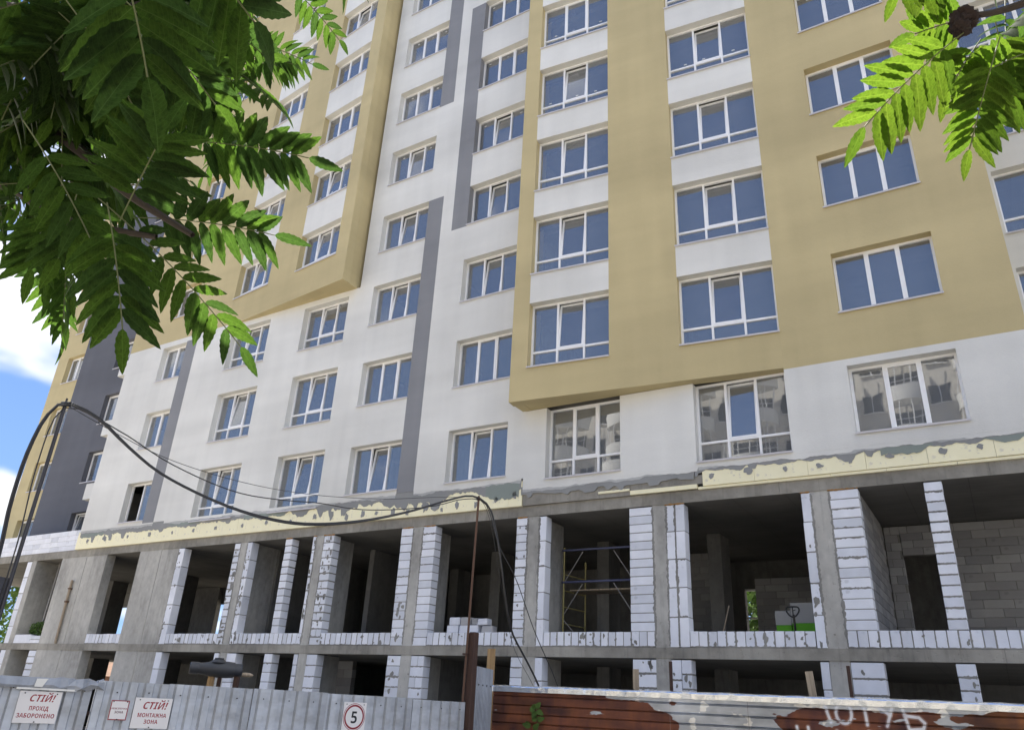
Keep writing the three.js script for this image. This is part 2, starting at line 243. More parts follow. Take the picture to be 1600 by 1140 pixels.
// window openings: [column, x0, x1, sill, head, first floor, last floor, kind]
const C1 = [-13.06, -10.98, 5.88, 7.48], C2 = [-16.95, -14.83, 5.88, 7.46], C8 = [-1.92, 0.26, 5.88, 7.49], C5 = [-28.8, -27.23, 5.87, 7.44];
const C3 = [-20.32, -18.1, 5.6, 7.55], C4 = [-24.4, -22.16, 5.6, 7.55], C6 = [-9.72, -7.52, 5.67, 7.62], C7 = [-5.53, -3.3, 5.64, 7.62];
const lift = 5.74;                                       // lower edge of the finished plaster
{
  const h5 = holesOf(...C5, range(1, 11)), h4 = holesOf(...C4, [1, 2, 3]), h3 = holesOf(...C3, [1, 2, 3]), h2 = holesOf(...C2, range(1, 11)), h1 = holesOf(...C1, range(1, 11)), h8 = holesOf(...C8, range(1, 11));
  h3[2][3] = h4[2][3] = 13.37;
  B('rendered_wall', zone(-31.25, C5[1], lift, 13.68, h5), M.white);
  B('rendered_stripe', zone(C5[1], -26.55, lift, 13.48, []), M.grey);
  B('rendered_wall', zone(C5[1], -26.55, 13.48, 13.68, []), M.white);
  B('rendered_wall', zone(-26.55, -17.6, lift, 13.6, [...h4, ...h3]), M.white);
  B('rendered_wall', zone(-31.25, -24.75, 13.68, TOP, h5), M.gold);
  B('rendered_wall', zone(-26.55, -24.75, 13.6, 13.68, []), M.white);
  B('rendered_wall', [...zone(-17.6, -14.83, lift, TOP, h2), ...zone(-14.83, -14.18, 16.46, 20.82, []), ...zone(-14.18, -13.7, lift, TOP, []), ...zone(-13.7, -13.06, lift, 14.83, []), ...zone(-13.7, -13.06, 25.45, TOP, []), ...zone(-13.06, -10.4, lift, TOP, h1)], M.white);
  B('rendered_stripe', zone(-14.83, -14.18, lift, 16.46, []), M.grey);
  B('rendered_stripe', zone(-14.83, -14.18, 20.82, TOP, []), M.grey);
  B('rendered_stripe', zone(-13.7, -13.06, 14.83, 25.45, []), M.grey);
  B('rendered_wall', zone(-10.4, C7[1], 5.5, 7.69, [[C6[0], C6[1], C6[2], 7.69], [C7[0], C7[1], C7[2], 7.69]]), M.white);
  B('rendered_wall', zone(C7[1], 4.5, 5.56, 7.66, h8), M.white);
  B('rendered_wall', zone(C7[1], 1.6, 7.66, TOP, h8), M.gold);
  // return of the gold wall on the right and the recessed wall behind it
  B('rendered_wall', hbox(1.26, 1.6, 7.66, TOP, -3.34, -0.345), M.gold);
  const h9 = holesOf(1.95, 4.3, 5.72, 7.68, range(1, 11));
  B('rendered_wall', zone(1.6, 6, 4.95, TOP, h9).map((g) => g.translate(0, 0, -3.0)), M.white);
}
// the two turned bays: local x runs along the bay from its pivot on the main wall
const TH = 6.25 * Math.PI / 180;
function bay(pivotX, len, dir, y0, cols, sill, head, floors) {
  // dir -1: the bay runs left from the pivot and comes forward on the left; +1 mirrored
  const rot = dir < 0 ? TH : -TH, put = (o) => { o.position.set(pivotX, 0, 0); o.rotation.y = rot; return o; };
  const X = (s0, s1) => (dir < 0 ? [-s1, -s0] : [s0, s1]);
  const holes = cols.flatMap(([s0, s1]) => holesOf(...X(s0, s1), sill, head, floors));
  const first = holes[0][2];
  const strips = []; let s = 0;
  for (const [s0, s1] of cols) { if (s0 > s) strips.push([s, s0]); s = s1; } strips.push([s, len]);
  put(B('rendered_wall', [...zone(...X(0, len), y0, first, []), ...strips.flatMap(([a, b]) => zone(...X(a, b), first, TOP, []))], M.gold));
  for (const [s0, s1] of cols) for (const g of zone(...X(s0, s1), first, TOP, holes)) put(B('rendered_spandrel', g, M.white));
  // end cheek and soffit
  const e = pivotX + dir * len * Math.cos(TH), zf = len * Math.sin(TH);
  const a = Math.min(e, e - dir * 0.3), b = Math.max(e, e - dir * 0.3);
  B('rendered_wall', hbox(a, b, y0, TOP, -0.3, zf - 0.36), M.gold);
  const tri = (yA, yB, m, name, inset = 0) => { const p = [[pivotX, -0.02], [e - dir * inset, -0.02], [e - dir * inset, zf - 0.36]]; const g = prism(dir < 0 ? p.map(([x, z]) => [x, -z]) : p.map(([x, z]) => [x, -z]), yA + EYE, yB + EYE); g.rotateX(-Math.PI / 2); return B(name, uvBox(g), m); };
  tri(y0 + 0.003, y0 + 0.3, M.gold, 'bay_soffit', 0.31);
  for (const k of floors) { const yy = sill + F(k) - 0.71; if (yy > y0 + 0.35) tri(yy - 0.25, yy, M.ceiling, 'bay_slab', 0.31); }
  return { put, X };
}
const FLOORS_MB = range(2, 11), FLOORS_LB = range(4, 11);
const MB = bay(-3.3, 7.24, -1, 7.7, [[0.001, 2.44], [4.34, 6.73]], 5.70, 7.72, FLOORS_MB);
const LB = bay(-24.75, 7.02, 1, 13.6, [[0.001, 2.3], [4.05, 6.38]], 5.88, 7.5, FLOORS_LB);

// ---- windows
const R = rng(20240607), winCache = {};
function frameBars(w, h, cols, tr, sash) {
  const f = 0.055, z0 = -0.30, z1 = -0.235, out = [box(0, w, 0, f, z0, z1), box(0, w, h - f, h, z0, z1), box(0, f, f, h - f, z0, z1), box(w - f, w, f, h - f, z0, z1)], xs = [0];
  cols.forEach((c) => xs.push(xs.at(-1) + c * w));
  const lo = tr ? tr + f / 2 : f;
  for (let i = 1; i < cols.length; i++) out.push(box(xs[i] - f / 2, xs[i] + f / 2, f, h - f, z0, z1));
  if (tr) for (let i = 0; i < cols.length; i++) out.push(box(xs[i] + (i ? f / 2 : f), xs[i + 1] - (i + 1 < cols.length ? f / 2 : f), tr - f / 2, tr + f / 2, z0, z1 - 0.002));
  return { bars: out, xs, lo, f };
}
const paneGeo = (w, h) => { const g = new THREE.PlaneGeometry(w, h); const uv = g.attributes.uv; for (let i = 0; i < 4; i++) uv.setXY(i, uv.getX(i) * w, uv.getY(i) * h); return plain(g); };
function makeWindow(w, h, { cols = [1 / 3, 1 / 3, 1 / 3], tr = 0, sash = 1, open = false, glassM = glass, missing = -1, stickers = false }) {
  const key = [w, h, cols, tr, sash, open, missing].join('|'); let c = winCache[key];
  if (!c) {
    const { bars, xs, lo, f } = frameBars(w, h, cols, tr, sash), panes = []; let sg = null, gap = null;
    cols.forEach((_, i) => {
      const a = xs[i] + (i ? f / 2 : f), b = xs[i + 1] - (i + 1 < cols.length ? f / 2 : f);
      if (tr) panes.push({ g: paneGeo(b - a, tr - f * 1.5), x: (a + b) / 2, y: (f + tr - f / 2) / 2 });
      if (i === missing) return;
      if (i === sash) {
        const sw = b - a + 0.016, sh = h - f - lo + 0.016, s = 0.055;
        sg = mergeGeometries([box(-sw / 2, sw / 2, 0, s, 0, 0.045), box(-sw / 2, sw / 2, sh - s, sh, 0, 0.045), box(-sw / 2, -sw / 2 + s, s, sh - s, 0, 0.045), box(sw / 2 - s, sw / 2, s, sh - s, 0, 0.045)]);
        panes.push({ g: paneGeo(sw - 2 * s, sh - 2 * s), x: (a + b) / 2, y: lo - 0.008, sash: true, dy: sh / 2 });
      } else panes.push({ g: paneGeo(b - a, h - f - lo), x: (a + b) / 2, y: (lo + h - f) / 2 });
    });
    c = winCache[key] = { frame: mergeGeometries(bars), panes, sg, sill: mergeGeometries([box(-0.012, w + 0.012, -0.022, 0, -0.24, 0.045), box(-0.012, w + 0.012, -0.045, -0.022, 0.035, 0.045)]) };
  }
  const o = new THREE.Group(); o.name = numbered('window');
  const add = (g, m, name) => { const p = new THREE.Mesh(g, m); p.name = name; p.castShadow = p.receiveShadow = true; o.add(p); return p; };
  add(c.frame, M.pvc, 'frame'); add(c.sill, M.sill, 'sill');
  const tilt = open ? -(0.085 + 0.03 * R()) : 0;
  for (const p of c.panes) {
    const m = add(p.g, glassM, 'pane'); m.position.set(p.x, p.y, -0.275); m.rotation.set((R() - 0.5) * 0.02, (R() - 0.5) * 0.02, 0);
    if (p.sash) {
      const s = add(c.sg, M.pvc, 'sash'); s.position.set(p.x, p.y, open ? -0.275 : -0.27); s.rotation.x = tilt;
      m.position.set(p.x, p.y + p.dy * Math.cos(tilt) , -0.25 + p.dy * Math.sin(tilt) - (open ? 0.004 : 0)); m.rotation.x += tilt;
    }
  }
  if (stickers) for (let i = 0; i < cols.length; i++) { const s = add(box(-0.045, 0.045, -0.016, 0.016, 0, 0.003), M.strap, 'sticker'); s.position.set((i + 0.3 + 0.4 * R()) * w / cols.length, (tr ? tr + 0.13 : h - 0.25) + 0.05 * R(), -0.268); }
  building.add(o); return o;
}
const W3 = { tr: 0.52 };
const openAt = { C1: [1, 3, 4, 5, 8], C2: [1, 3, 4, 5, 9], C3: [1, 2, 3, 4, 5, 8], C4: [1, 2, 3, 4, 5, 9], C6: [2, 3, 4, 5, 8], C7: [1, 2, 3, 4, 5, 6] };
function column(id, [x0, x1, s, h], floors, opt = {}, put) {
  for (const k of floors) { let hh = h; if ((id === 'C3' || id === 'C4') && k === 3) hh = 7.37; const o = makeWindow(x1 - x0, hh - s, { ...opt, open: openAt[id]?.includes(k), stickers: k >= 5, glassM: k === 1 && ['C6', 'C7', 'C8'].includes(id) ? wavyGlass : glass }); o.position.set(x0, s + F(k) + EYE, 0); if (put) { const p = o.position.clone(); put(o); o.position.add(p.applyAxisAngle(new THREE.Vector3(0, 1, 0), o.rotation.y)); } }
}
column('C1', C1, range(1, 11)); column('C2', C2, range(1, 11)); column('C8', C8, range(1, 7));
column('C3', C3, [1, 2, 3], W3); column('C4', C4, [1, 2, 3], W3);
column('C6', [C6[0], C6[1], C6[2], 7.69], [1], W3); column('C7', [C7[0], C7[1], C7[2], 7.69], [1], W3);
column('C5', C5, [2, 3], { cols: [0.5, 0.5], sash: 0 }); column('C5', C5, [1], { cols: [0.5, 0.5], sash: 0, missing: 0 }); column('C5', C5, range(4, 11), { cols: [0.5, 0.5], sash: 0 });
for (const [s0, s1] of [[0.001, 2.44], [4.34, 6.73]]) column(s0 < 1 ? 'C7' : 'C6', [-s1, -s0, 5.70, 7.72], FLOORS_MB, W3, MB.put);
for (const [s0, s1] of [[0.001, 2.3], [4.05, 6.38]]) column(s0 < 1 ? 'C4' : 'C3', [s0, s1, 5.88, 7.5], FLOORS_LB, { tr: 0.3 }, LB.put);
for (const k of range(1, 7)) { const o = makeWindow(2.35, 1.96, { tr: 0.52, open: k === 2 }); o.position.set(1.95, 5.72 + F(k) + EYE, -3.0); }

// ---- storeys inside: slabs, back wall, cross walls
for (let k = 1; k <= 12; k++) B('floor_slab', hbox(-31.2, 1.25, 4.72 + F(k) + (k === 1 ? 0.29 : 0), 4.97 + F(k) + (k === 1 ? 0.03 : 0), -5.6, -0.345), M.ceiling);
B('interior_wall', hbox(-31.2, 1.25, 5.0, TOP, -5.85, -5.6), M.plaster);
for (const x of [-25.6, -21.2, -17.3, -14.1, -9.95 - 0.4, -6.4, -2.8]) B('partition_wall', range(1, 12).map((k) => hbox(x - 0.06, x + 0.06, 5.001 + F(k), 4.719 + F(k + 1), -5.6, -0.6)), M.plaster);
B('roof', hbox(-31.2, 6, TOP + 0.003, TOP + 0.3, -14, 0.0), M.concrete);
B('rendered_wall', hbox(-31.25, -30.95, 5.0, TOP, -14, -0.345), M.white);
B('rendered_wall', hbox(-30.95, 6, 5.0, TOP, -14.3, -14), M.white);

B('interior_wall', hbox(1.62, 5.9, 4.95, TOP, -5.85, -5.6), M.plaster); B('interior_wall', hbox(5.92, 6, 4.95, TOP, -5.85, -3.36), M.plaster);
for (let k = 1; k <= 11; k++) B('floor_slab', hbox(1.62, 5.9, 4.72 + F(k) + (k === 1 ? 0.3 : 0), 4.97 + F(k) + (k === 1 ? 0.03 : 0), -5.59, -3.345), M.ceiling);
// ---- wing set back on the left
{
  const wz = -2.3, hg = holesOf(-36.6, -35.1, 5.88, 7.42, range(1, 11)), hy = holesOf(-41.35, -39.82, 5.88, 7.42, range(1, 11));
  B('rendered_wall', zone(-39.8, -31.2, 4.98, 38.2, hg).map((g) => g.translate(0, 0, wz)), M.dark);
  B('rendered_wall', zone(-42.35, -39.8, 4.98, 38.2, hy.map((h) => [h[0], -39.8, h[2], h[3]])).map((g) => g.translate(0, 0, wz)), M.gold);
  for (const k of range(1, 11)) {
    const a = makeWindow(1.5, 1.54, { cols: [0.62, 0.38], sash: 0, open: k === 1, missing: k === 1 ? 1 : -1 }); a.position.set(-36.6, 5.88 + F(k) + EYE, wz);
    const b = makeWindow(1.53, 1.54, { cols: [0.5, 0.5], sash: 0 }); b.position.set(-41.35, 5.88 + F(k) + EYE, wz);
    if (k < 11) B('balcony_parapet', hbox(-34.0, -31.27, 7.56 + F(k), 8.28 + F(k), -2.29, -1.2), M.white);
  }
  B('rendered_wall', [hbox(-42.35, -42.05, 4.98, 38.2, -12, wz - 0.345), hbox(-42.05, -31.3, 4.98, 38.2, -6.2, -6)], M.gold);
  for (let k = 1; k <= 11; k++) B('floor_slab', hbox(-42.04, -31.3, 4.72 + F(k) + (k === 1 ? 0.27 : 0), 4.97 + F(k) + (k === 1 ? 0.02 : 0), -5.99, wz - 0.345), M.ceiling);
  B('roof', hbox(-42.35, -31.26, 38.203, 38.45, -12, wz), M.concrete);
}

// ---- open frame below: two storeys of columns, slabs and blockwork
const ZF = -0.12, S1 = 1.43, S0 = 1.20, C = 4.70, GR = -EYE;     // front plane, slab top and underside, ceiling, ground
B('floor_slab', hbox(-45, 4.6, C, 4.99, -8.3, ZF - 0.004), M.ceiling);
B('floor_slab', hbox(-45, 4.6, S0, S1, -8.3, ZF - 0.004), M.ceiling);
{ // slab edges cast in lengths
  const r = rng(31); let x = -45; while (x < 4.6) { const w = 2.4 + 2.2 * r(), e = Math.min(4.6, x + w), j = 0.006 * r(); B('slab_edge', hbox(x, e - 0.006, C - 0.002, 4.985, ZF - 0.003, ZF + 0.012 + j), M.dirtyConcrete); x = e; }
  x = -45; while (x < 4.6) { const w = 2.6 + 2.5 * r(), e = Math.min(4.6, x + w), j = 0.006 * r(); B('slab_edge', hbox(x, e - 0.005, S0 - 0.002, S1 - 0.004, ZF - 0.003, ZF + 0.012 + j), M.dirtyConcrete); x = e; }
}
const cols = [[-3.05, -2.66], [-6.75, -6.40], [-10.26, -9.90], [-14.12, -13.76], [-18.0, -17.66], [-21.51, -21.18], [-34.45, -34.1], [1.6, 1.98]];
for (const [a, b] of cols) for (const [y0, y1] of [[S1, C - 0.003], [GR, S0 - 0.003]]) B('concrete_column', hbox(a, b, y0, y1, -1.5, ZF), M.concrete);
for (const [a, b] of [[-27.05, -24.78], [-29.15 - 3.05, -29.15]]) for (const [y0, y1] of [[S1, C - 0.003], [GR, S0 - 0.003]]) { const m = a + (b - a) * 0.56; B('concrete_wall_panel', hbox(a, m - 0.006, y0, y1, ZF - 0.36, ZF + 0.004), M.concrete); B('concrete_wall_panel', hbox(m + 0.006, b, y0, y1, ZF - 0.36, ZF - 0.004), M.concrete); }
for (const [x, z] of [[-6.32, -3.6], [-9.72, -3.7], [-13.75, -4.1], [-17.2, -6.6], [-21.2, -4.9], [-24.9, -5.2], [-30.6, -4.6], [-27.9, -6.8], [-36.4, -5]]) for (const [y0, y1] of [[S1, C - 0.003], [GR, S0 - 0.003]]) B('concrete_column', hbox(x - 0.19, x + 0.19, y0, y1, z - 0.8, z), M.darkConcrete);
// back of the frame
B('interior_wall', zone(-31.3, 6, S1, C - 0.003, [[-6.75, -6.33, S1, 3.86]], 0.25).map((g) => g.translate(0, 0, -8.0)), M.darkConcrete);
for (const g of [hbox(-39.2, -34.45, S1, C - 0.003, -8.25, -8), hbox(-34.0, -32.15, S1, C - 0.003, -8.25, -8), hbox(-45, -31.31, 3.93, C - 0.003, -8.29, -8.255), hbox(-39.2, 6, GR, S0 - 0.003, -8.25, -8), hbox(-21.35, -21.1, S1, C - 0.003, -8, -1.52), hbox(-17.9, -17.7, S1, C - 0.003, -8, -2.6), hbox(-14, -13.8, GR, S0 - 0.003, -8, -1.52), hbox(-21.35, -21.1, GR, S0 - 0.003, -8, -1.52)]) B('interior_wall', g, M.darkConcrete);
{ const f = []; for (const y of [1.6, 2.2, 2.95, 3.8]) f.push(hbox(-6.75, -6.33, y, y + 0.05, -8.15, -8.1)); part(building, 'window_bar', f, M.pvc); }

// blockwork: every block is registered, the largest become parts of their own
const blocks = [], mortarG = [], br = rng(4242);
function block(x0, x1, y0, y1, z0, z1, tones = blockTones, chip = true) { blocks.push({ x0, x1, y0, y1, z0, z1, tones, s: (x1 - x0) * (y1 - y0) / (1 + 0.004 * (x0 + 6) ** 2) * (z1 < -1 ? 0.02 : 1) }); }
function mortarStrip(a, b, w, z, wob = 0.7) {             // a ragged squeezed-out joint along a..b (2-D), proud of the blocks by a few millimetres
  const L = Math.hypot(b[0] - a[0], b[1] - a[1]); if (L < 0.03) return; const n = Math.max(3, Math.round(L / 0.03)), dx = (b[0] - a[0]) / L, dy = (b[1] - a[1]) / L, pos = [], idx = []; let l = w, r = w;
  for (let i = 0; i <= n; i++) {
    l = clamp(mix(l, w * (1 + wob * 2.4 * (br() - 0.42)), 0.55), w * 0.25, w * 3); r = clamp(mix(r, w * (1 + wob * 2.4 * (br() - 0.42)), 0.55), w * 0.25, w * 3);
    const x = mix(a[0], b[0], i / n), y = mix(a[1], b[1], i / n) + EYE;
    pos.push(x - dy * l, y + dx * l, z - 0.004, x, y, z + 0.004 + 0.004 * br(), x + dy * r, y - dx * r, z - 0.004);
    if (i) { const k = (i - 1) * 3; idx.push(k, k + 4, k + 1, k, k + 3, k + 4, k + 1, k + 5, k + 2, k + 1, k + 4, k + 5); }
  }
  const g = new THREE.BufferGeometry(); g.setAttribute('position', new THREE.BufferAttribute(new Float32Array(pos), 3)); g.setIndex(idx); g.computeVertexNormals(); mortarG.push(uvBox(plain(g.toNonIndexed())));
}
function stack(x0, x1, y0, y1, h, { z0 = ZF - 0.3, z1 = ZF + 0.004, joint = 0.012, ragged = 0.35, tones = blockTones, half = false } = {}) {    // one column of courses
  const n = Math.max(1, Math.round((y1 - y0) / h)), hh = (y1 - y0) / n;
  for (let i = 0; i < n; i++) {
    const ja = joint * (0.5 + br()) + 0.006, o = (br() - 0.5) * 0.012, zj = z1 + (br() - 0.5) * 0.008;
    if (half && i % 2) { const m = mix(x0, x1, 0.35 + 0.3 * br()); block(x0 + o, m - 0.006, y0 + i * hh + ja / 2, y0 + (i + 1) * hh - ja / 2, z0, zj, tones); block(m + 0.006, x1 + o, y0 + i * hh + ja / 2, y0 + (i + 1) * hh - ja / 2, z0, zj, tones); }
    else block(x0 + o, x1 + o, y0 + i * hh + ja / 2, y0 + (i + 1) * hh - ja / 2, z0, zj, tones);
    if (i && br() < ragged) mortarStrip([x0 + 0.01, y0 + i * hh], [x1 - 0.01, y0 + i * hh], 0.014 + 0.018 * br(), z1, 1);
  }
  mortarG.push(hbox(x0 + 0.006, x1 - 0.006, y0, y1, z0 + 0.006, z1 - 0.01));
}
const P = 1.77, TOPB = C - 0.02;
// upper open storey, pier by pier
stack(-0.81, -0.48, P, TOPB, 0.21, { ragged: 1, joint: 0.02 });
stack(-3.25, -3.05, P - 0.34, TOPB, 0.62); stack(-2.655, -2.07, P, TOPB, 0.212, { ragged: 0.25 });
stack(-7.35, -6.755, P, TOPB, 0.212, { ragged: 0.12 }); stack(-6.395, -6.19, P - 0.34, TOPB, 0.62); stack(-6.165, -5.95, P - 0.34, TOPB, 0.62);
stack(-10.6, -10.265, P - 0.34, TOPB, 0.222, { ragged: 0.3 }); stack(-9.895, -9.70, P - 0.34, TOPB, 0.62);
stack(-14.55, -14.125, P - 0.34, TOPB, 0.225, { ragged: 0.15 }); stack(-13.755, -13.3, P - 0.34, TOPB, 0.222, { ragged: 0.15 });
stack(-18.13, -18.005, P, TOPB, 0.4, { ragged: 0.8 }); stack(-17.655, -17.24, P - 0.34, TOPB, 0.225, { ragged: 0.9, joint: 0.022, half: true });
stack(-19.36, -19.06, P, TOPB, 0.222, { ragged: 0.4, joint: 0.02 });
stack(-21.8, -21.515, P - 0.34, TOPB, 0.222, { ragged: 1, joint: 0.022 }); stack(-21.175, -20.95, P, TOPB, 0.62, { ragged: 1 });
stack(-24.775, -24.46, P - 0.34, TOPB, 0.62, { ragged: 0.8 });
stack(-34.8, -34.455, P - 0.34, TOPB, 0.6, { ragged: 0.6 });
// ragged mortar where blocks meet the columns, and between the two strips of the wide pier
for (const x of [-3.05, -2.655, -6.75, -6.395, -6.178, -10.26, -9.895, -14.12, -13.755, -18.0, -17.655, -21.51, -21.175, -24.775]) mortarStrip([x, P - 0.3], [x, C - 0.05], x === -6.178 ? 0.026 : 0.024, ZF + 0.004, 1);
// lower storey
for (const [a, b, h, o] of [[-0.8, -0.48, 0.25, { ragged: 1 }], [-3.22, -3.055, 0.6, {}], [-2.655, -2.05, 0.29, { ragged: 1, joint: 0.025 }], [-7.32, -6.755, 0.29, { ragged: 1, joint: 0.03 }], [-6.395, -6.17, 0.4, { ragged: 1, joint: 0.03 }], [-6.15, -5.93, 0.31, { ragged: 1, joint: 0.03 }], [-10.6, -10.265, 0.25, { ragged: 0.7 }], [-9.895, -9.69, 0.5, { ragged: 1 }], [-14.58, -14.125, 0.27, { ragged: 0.6 }], [-13.755, -13.32, 0.27, { ragged: 0.6, half: true }], [-17.655, -17.25, 0.3, { ragged: 0.6 }], [-18.2, -18.03, 0.3, { ragged: 0.3 }], [-19.45, -19.1, 0.27, { ragged: 0.3 }], [-21.77, -21.56, 0.3, {}], [-21.17, -20.75, 0.45, {}], [-24.775, -24.45, 0.6, {}], [-32.7, -32.21, 0.25, { joint: 0.03 }], [-34.8, -34.455, 0.5, {}]]) stack(a, b, -0.95, S0 - 0.02, h, o);
// sill courses of blocks stood on end
function soldiers(x0, x1, w = 0.2) {
  const n = Math.round((x1 - x0) / w), ww = (x1 - x0) / n;
  for (let i = 0; i < n; i++) { block(x0 + i * ww + 0.006 + 0.006 * br(), x0 + (i + 1) * ww - 0.006 - 0.006 * br(), S1 + 0.012, P + 0.01 * (br() - 0.5), ZF - 0.28, ZF + 0.006 * br()); if (i && br() < 0.6) mortarStrip([x0 + i * ww, S1 + 0.02], [x0 + i * ww + 0.02 * (br() - 0.5), P - 0.01], 0.012 + 0.018 * br(), ZF + 0.002, 1); }
  mortarG.push(hbox(x0 + 0.004, x1 - 0.004, S1, P - 0.008, ZF - 0.27, ZF - 0.01)); mortarStrip([x0, S1 + 0.02], [x1, S1 + 0.02], 0.016, ZF + 0.004, 1);
}
for (const [a, b] of [[-2.655, 4.5], [-5.94, -3.26], [-9.69, -6.76], [-13.29, -10.61], [-17.23, -14.56], [-21.17, -18.01], [-24.45, -21.81], [-29.14, -27.06]]) soldiers(a, b);
stack(-34.09, -32.9, S1, P, 0.34); stack(-32.88, -32.22, S1, P - 0.05, 0.17);
// parapet of the loggia on the left, laid in bond
function bond(x0, x1, y0, y1, zA, zB, bw, bh, tones, gapX = 0.012) {
  const n = Math.round((y1 - y0) / bh), h = (y1 - y0) / n;
  for (let j = 0; j < n; j++) { let x = x0 - (j % 2 ? bw * 0.5 : 0) - 0.1 * br(); while (x < x1) { const w = bw * (0.9 + 0.25 * br()), a = Math.max(x, x0), b = Math.min(x + w - gapX, x1); if (b - a > 0.05) block(a, b, y0 + j * h + 0.004, y0 + (j + 1) * h - 0.004, zA, zB + 0.006 * br(), tones); x += w; } }
  mortarG.push(hbox(x0 + 0.01, x1 - 0.01, y0, y1 - 0.01, zA + 0.01, zB - 0.008));
}
bond(-44, -31.36, 4.995, 5.82, ZF - 0.2, ZF, 0.62, 0.206, blockTones);
// block walls inside, seen through the two right-hand openings
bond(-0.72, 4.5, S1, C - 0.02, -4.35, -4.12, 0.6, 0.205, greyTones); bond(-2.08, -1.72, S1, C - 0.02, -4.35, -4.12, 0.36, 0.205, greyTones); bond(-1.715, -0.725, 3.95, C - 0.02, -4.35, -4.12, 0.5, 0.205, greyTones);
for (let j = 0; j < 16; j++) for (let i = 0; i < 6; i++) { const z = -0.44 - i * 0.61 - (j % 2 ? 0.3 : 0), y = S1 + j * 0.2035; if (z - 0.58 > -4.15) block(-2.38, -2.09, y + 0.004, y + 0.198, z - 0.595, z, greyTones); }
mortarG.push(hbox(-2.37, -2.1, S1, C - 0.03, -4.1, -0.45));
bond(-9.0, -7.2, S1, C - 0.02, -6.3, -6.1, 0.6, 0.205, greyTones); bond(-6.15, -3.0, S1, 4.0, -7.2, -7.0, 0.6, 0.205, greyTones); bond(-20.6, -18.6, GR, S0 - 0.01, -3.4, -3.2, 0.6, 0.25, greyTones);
for (const [x0, x1, ya, yb, n] of [[-17.62, -17.27, 1.6, 4.6, 26], [-21.77, -21.54, 1.5, 4.6, 22], [-21.14, -20.97, 1.6, 4.6, 16], [-18.12, -18.01, 1.8, 4.6, 12], [-10.57, -10.3, 1.5, 4.6, 8], [-14.5, -14.2, 1.5, 3.2, 9], [-7.3, -6.8, -0.4, 1.15, 9], [-6.36, -5.96, -0.4, 1.15, 9], [-2.6, -2.1, -0.4, 1.15, 7], [-0.78, -0.5, -0.4, 1.15, 5], [-14.5, -13.4, -0.4, 1.1, 8], [-24.75, -24.5, 1.5, 4.6, 9], [-3.22, -3.08, 1.5, 4.6, 4], [-5.9, 3, 1.46, 1.72, 26], [-13.2, -6.8, 1.46, 1.72, 22], [-24.3, -14.6, 1.46, 1.72, 24]])
  for (let i = 0; i < n; i++) { const x = mix(x0, x1, br()), y = mix(ya, yb, br()), r = 0.022 + 0.05 * br() * br(), st = 0.5 + 1.6 * br(), pts = [], m = 9; for (let q = 0; q < m; q++) { const a = q / m * 6.283, k = r * (0.5 + 0.9 * br()); pts.push([clamp(x + Math.cos(a) * k, x0 - 0.02, x1 + 0.02), y + Math.sin(a) * k * st + EYE]); } mortarG.push(prism(pts, ZF - 0.01, ZF + 0.011)); }
blocks.sort((a, b) => b.s - a.s);
const rest = new Map(); let made = 0;
for (const k of blocks) {
  const w = k.x1 - k.x0, h = k.y1 - k.y0, d = k.z1 - k.z0, v = Math.floor(br() * 4), m = k.tones[Math.floor(br() * 4)], q = (n) => Math.round(n * 250) / 250;
  const at = [(k.x0 + k.x1) / 2, (k.y0 + k.y1) / 2 + EYE, (k.z0 + k.z1) / 2];
  if (made < 300) { made++; const o = new THREE.Mesh(chamfer(q(w), q(h), q(d), 0.008, v), m); o.name = numbered('block'); o.position.set(...at); o.castShadow = o.receiveShadow = true; building.add(o); }
  else { if (!rest.has(m)) rest.set(m, []); rest.get(m).push(chamfer(q(w), q(h), q(d), 0.008, v).clone().translate(...at)); }
}
for (const [m, gs] of rest) B('blockwork', gs, m, { stuff: true });
B('mortar', mortarG, M.mortar, { stuff: true });
{ // expanding foam squeezed out over the piers
  const fr = rng(77), out = []; for (const [a, b] of [[-2.65, -2.1], [-3.24, -3.06], [-6.4, -5.95], [-10.55, -10.3], [-14.5, -14.15], [-13.75, -13.35], [-17.65, -17.25], [-19.3, -19.1], [-18.1, -18.0]]) for (let x = a; x < b; x += 0.06) { const g = new THREE.IcosahedronGeometry(0.02 + 0.022 * fr(), 1); g.scale(1.5, 0.7, 0.7); g.translate(x + 0.03 * fr(), C - 0.012 + EYE, ZF - 0.005 + 0.02 * fr()); out.push(plain(g)); }
  B('foam_seal', out, M.orange, { stuff: true });
}

// ---- unfinished band: insulation boards, base coat, ragged plaster edge
const bn = rng(99);
function ragged(x0, x1, top, fn, z0, z1, step = 0.045) {   // plate whose lower edge is fn(x)
  const pts = [[x0, top + EYE]]; for (let x = x0; x <= x1 + 1e-6; x += step) pts.push([Math.min(x, x1), Math.min(fn(x), top - 0.004) + EYE]); pts.push([x1, top + EYE]); return prism(pts, z0, z1);
}
const wob = (x, f, s) => fbm3(x * f, s, 0.5, 4) - 0.5, drip = (x, s) => sstep(0.60, 0.78, noise3(x * 5.2, s, 3.3));
const boards = [[-31.36, -10.42, 4.985, 5.68], [-7.28, -5.56, 4.995, 5.10], [-5.42, 4.4, 5.04, 5.5]];
for (const [a, b, y0, y1] of boards) { let x = a; while (x < b - 0.05) { const w = Math.min(1.18 + 0.05 * bn(), b - x); B('insulation_board', hbox(x + 0.002, x + w - 0.004, y0 + 0.006 * bn(), y1 + (b > 0 ? 0.03 * sstep(-5, 1, x) : 0), ZF + 0.014, -0.026 + 0.008 * bn()), M.foam); x += w; } }
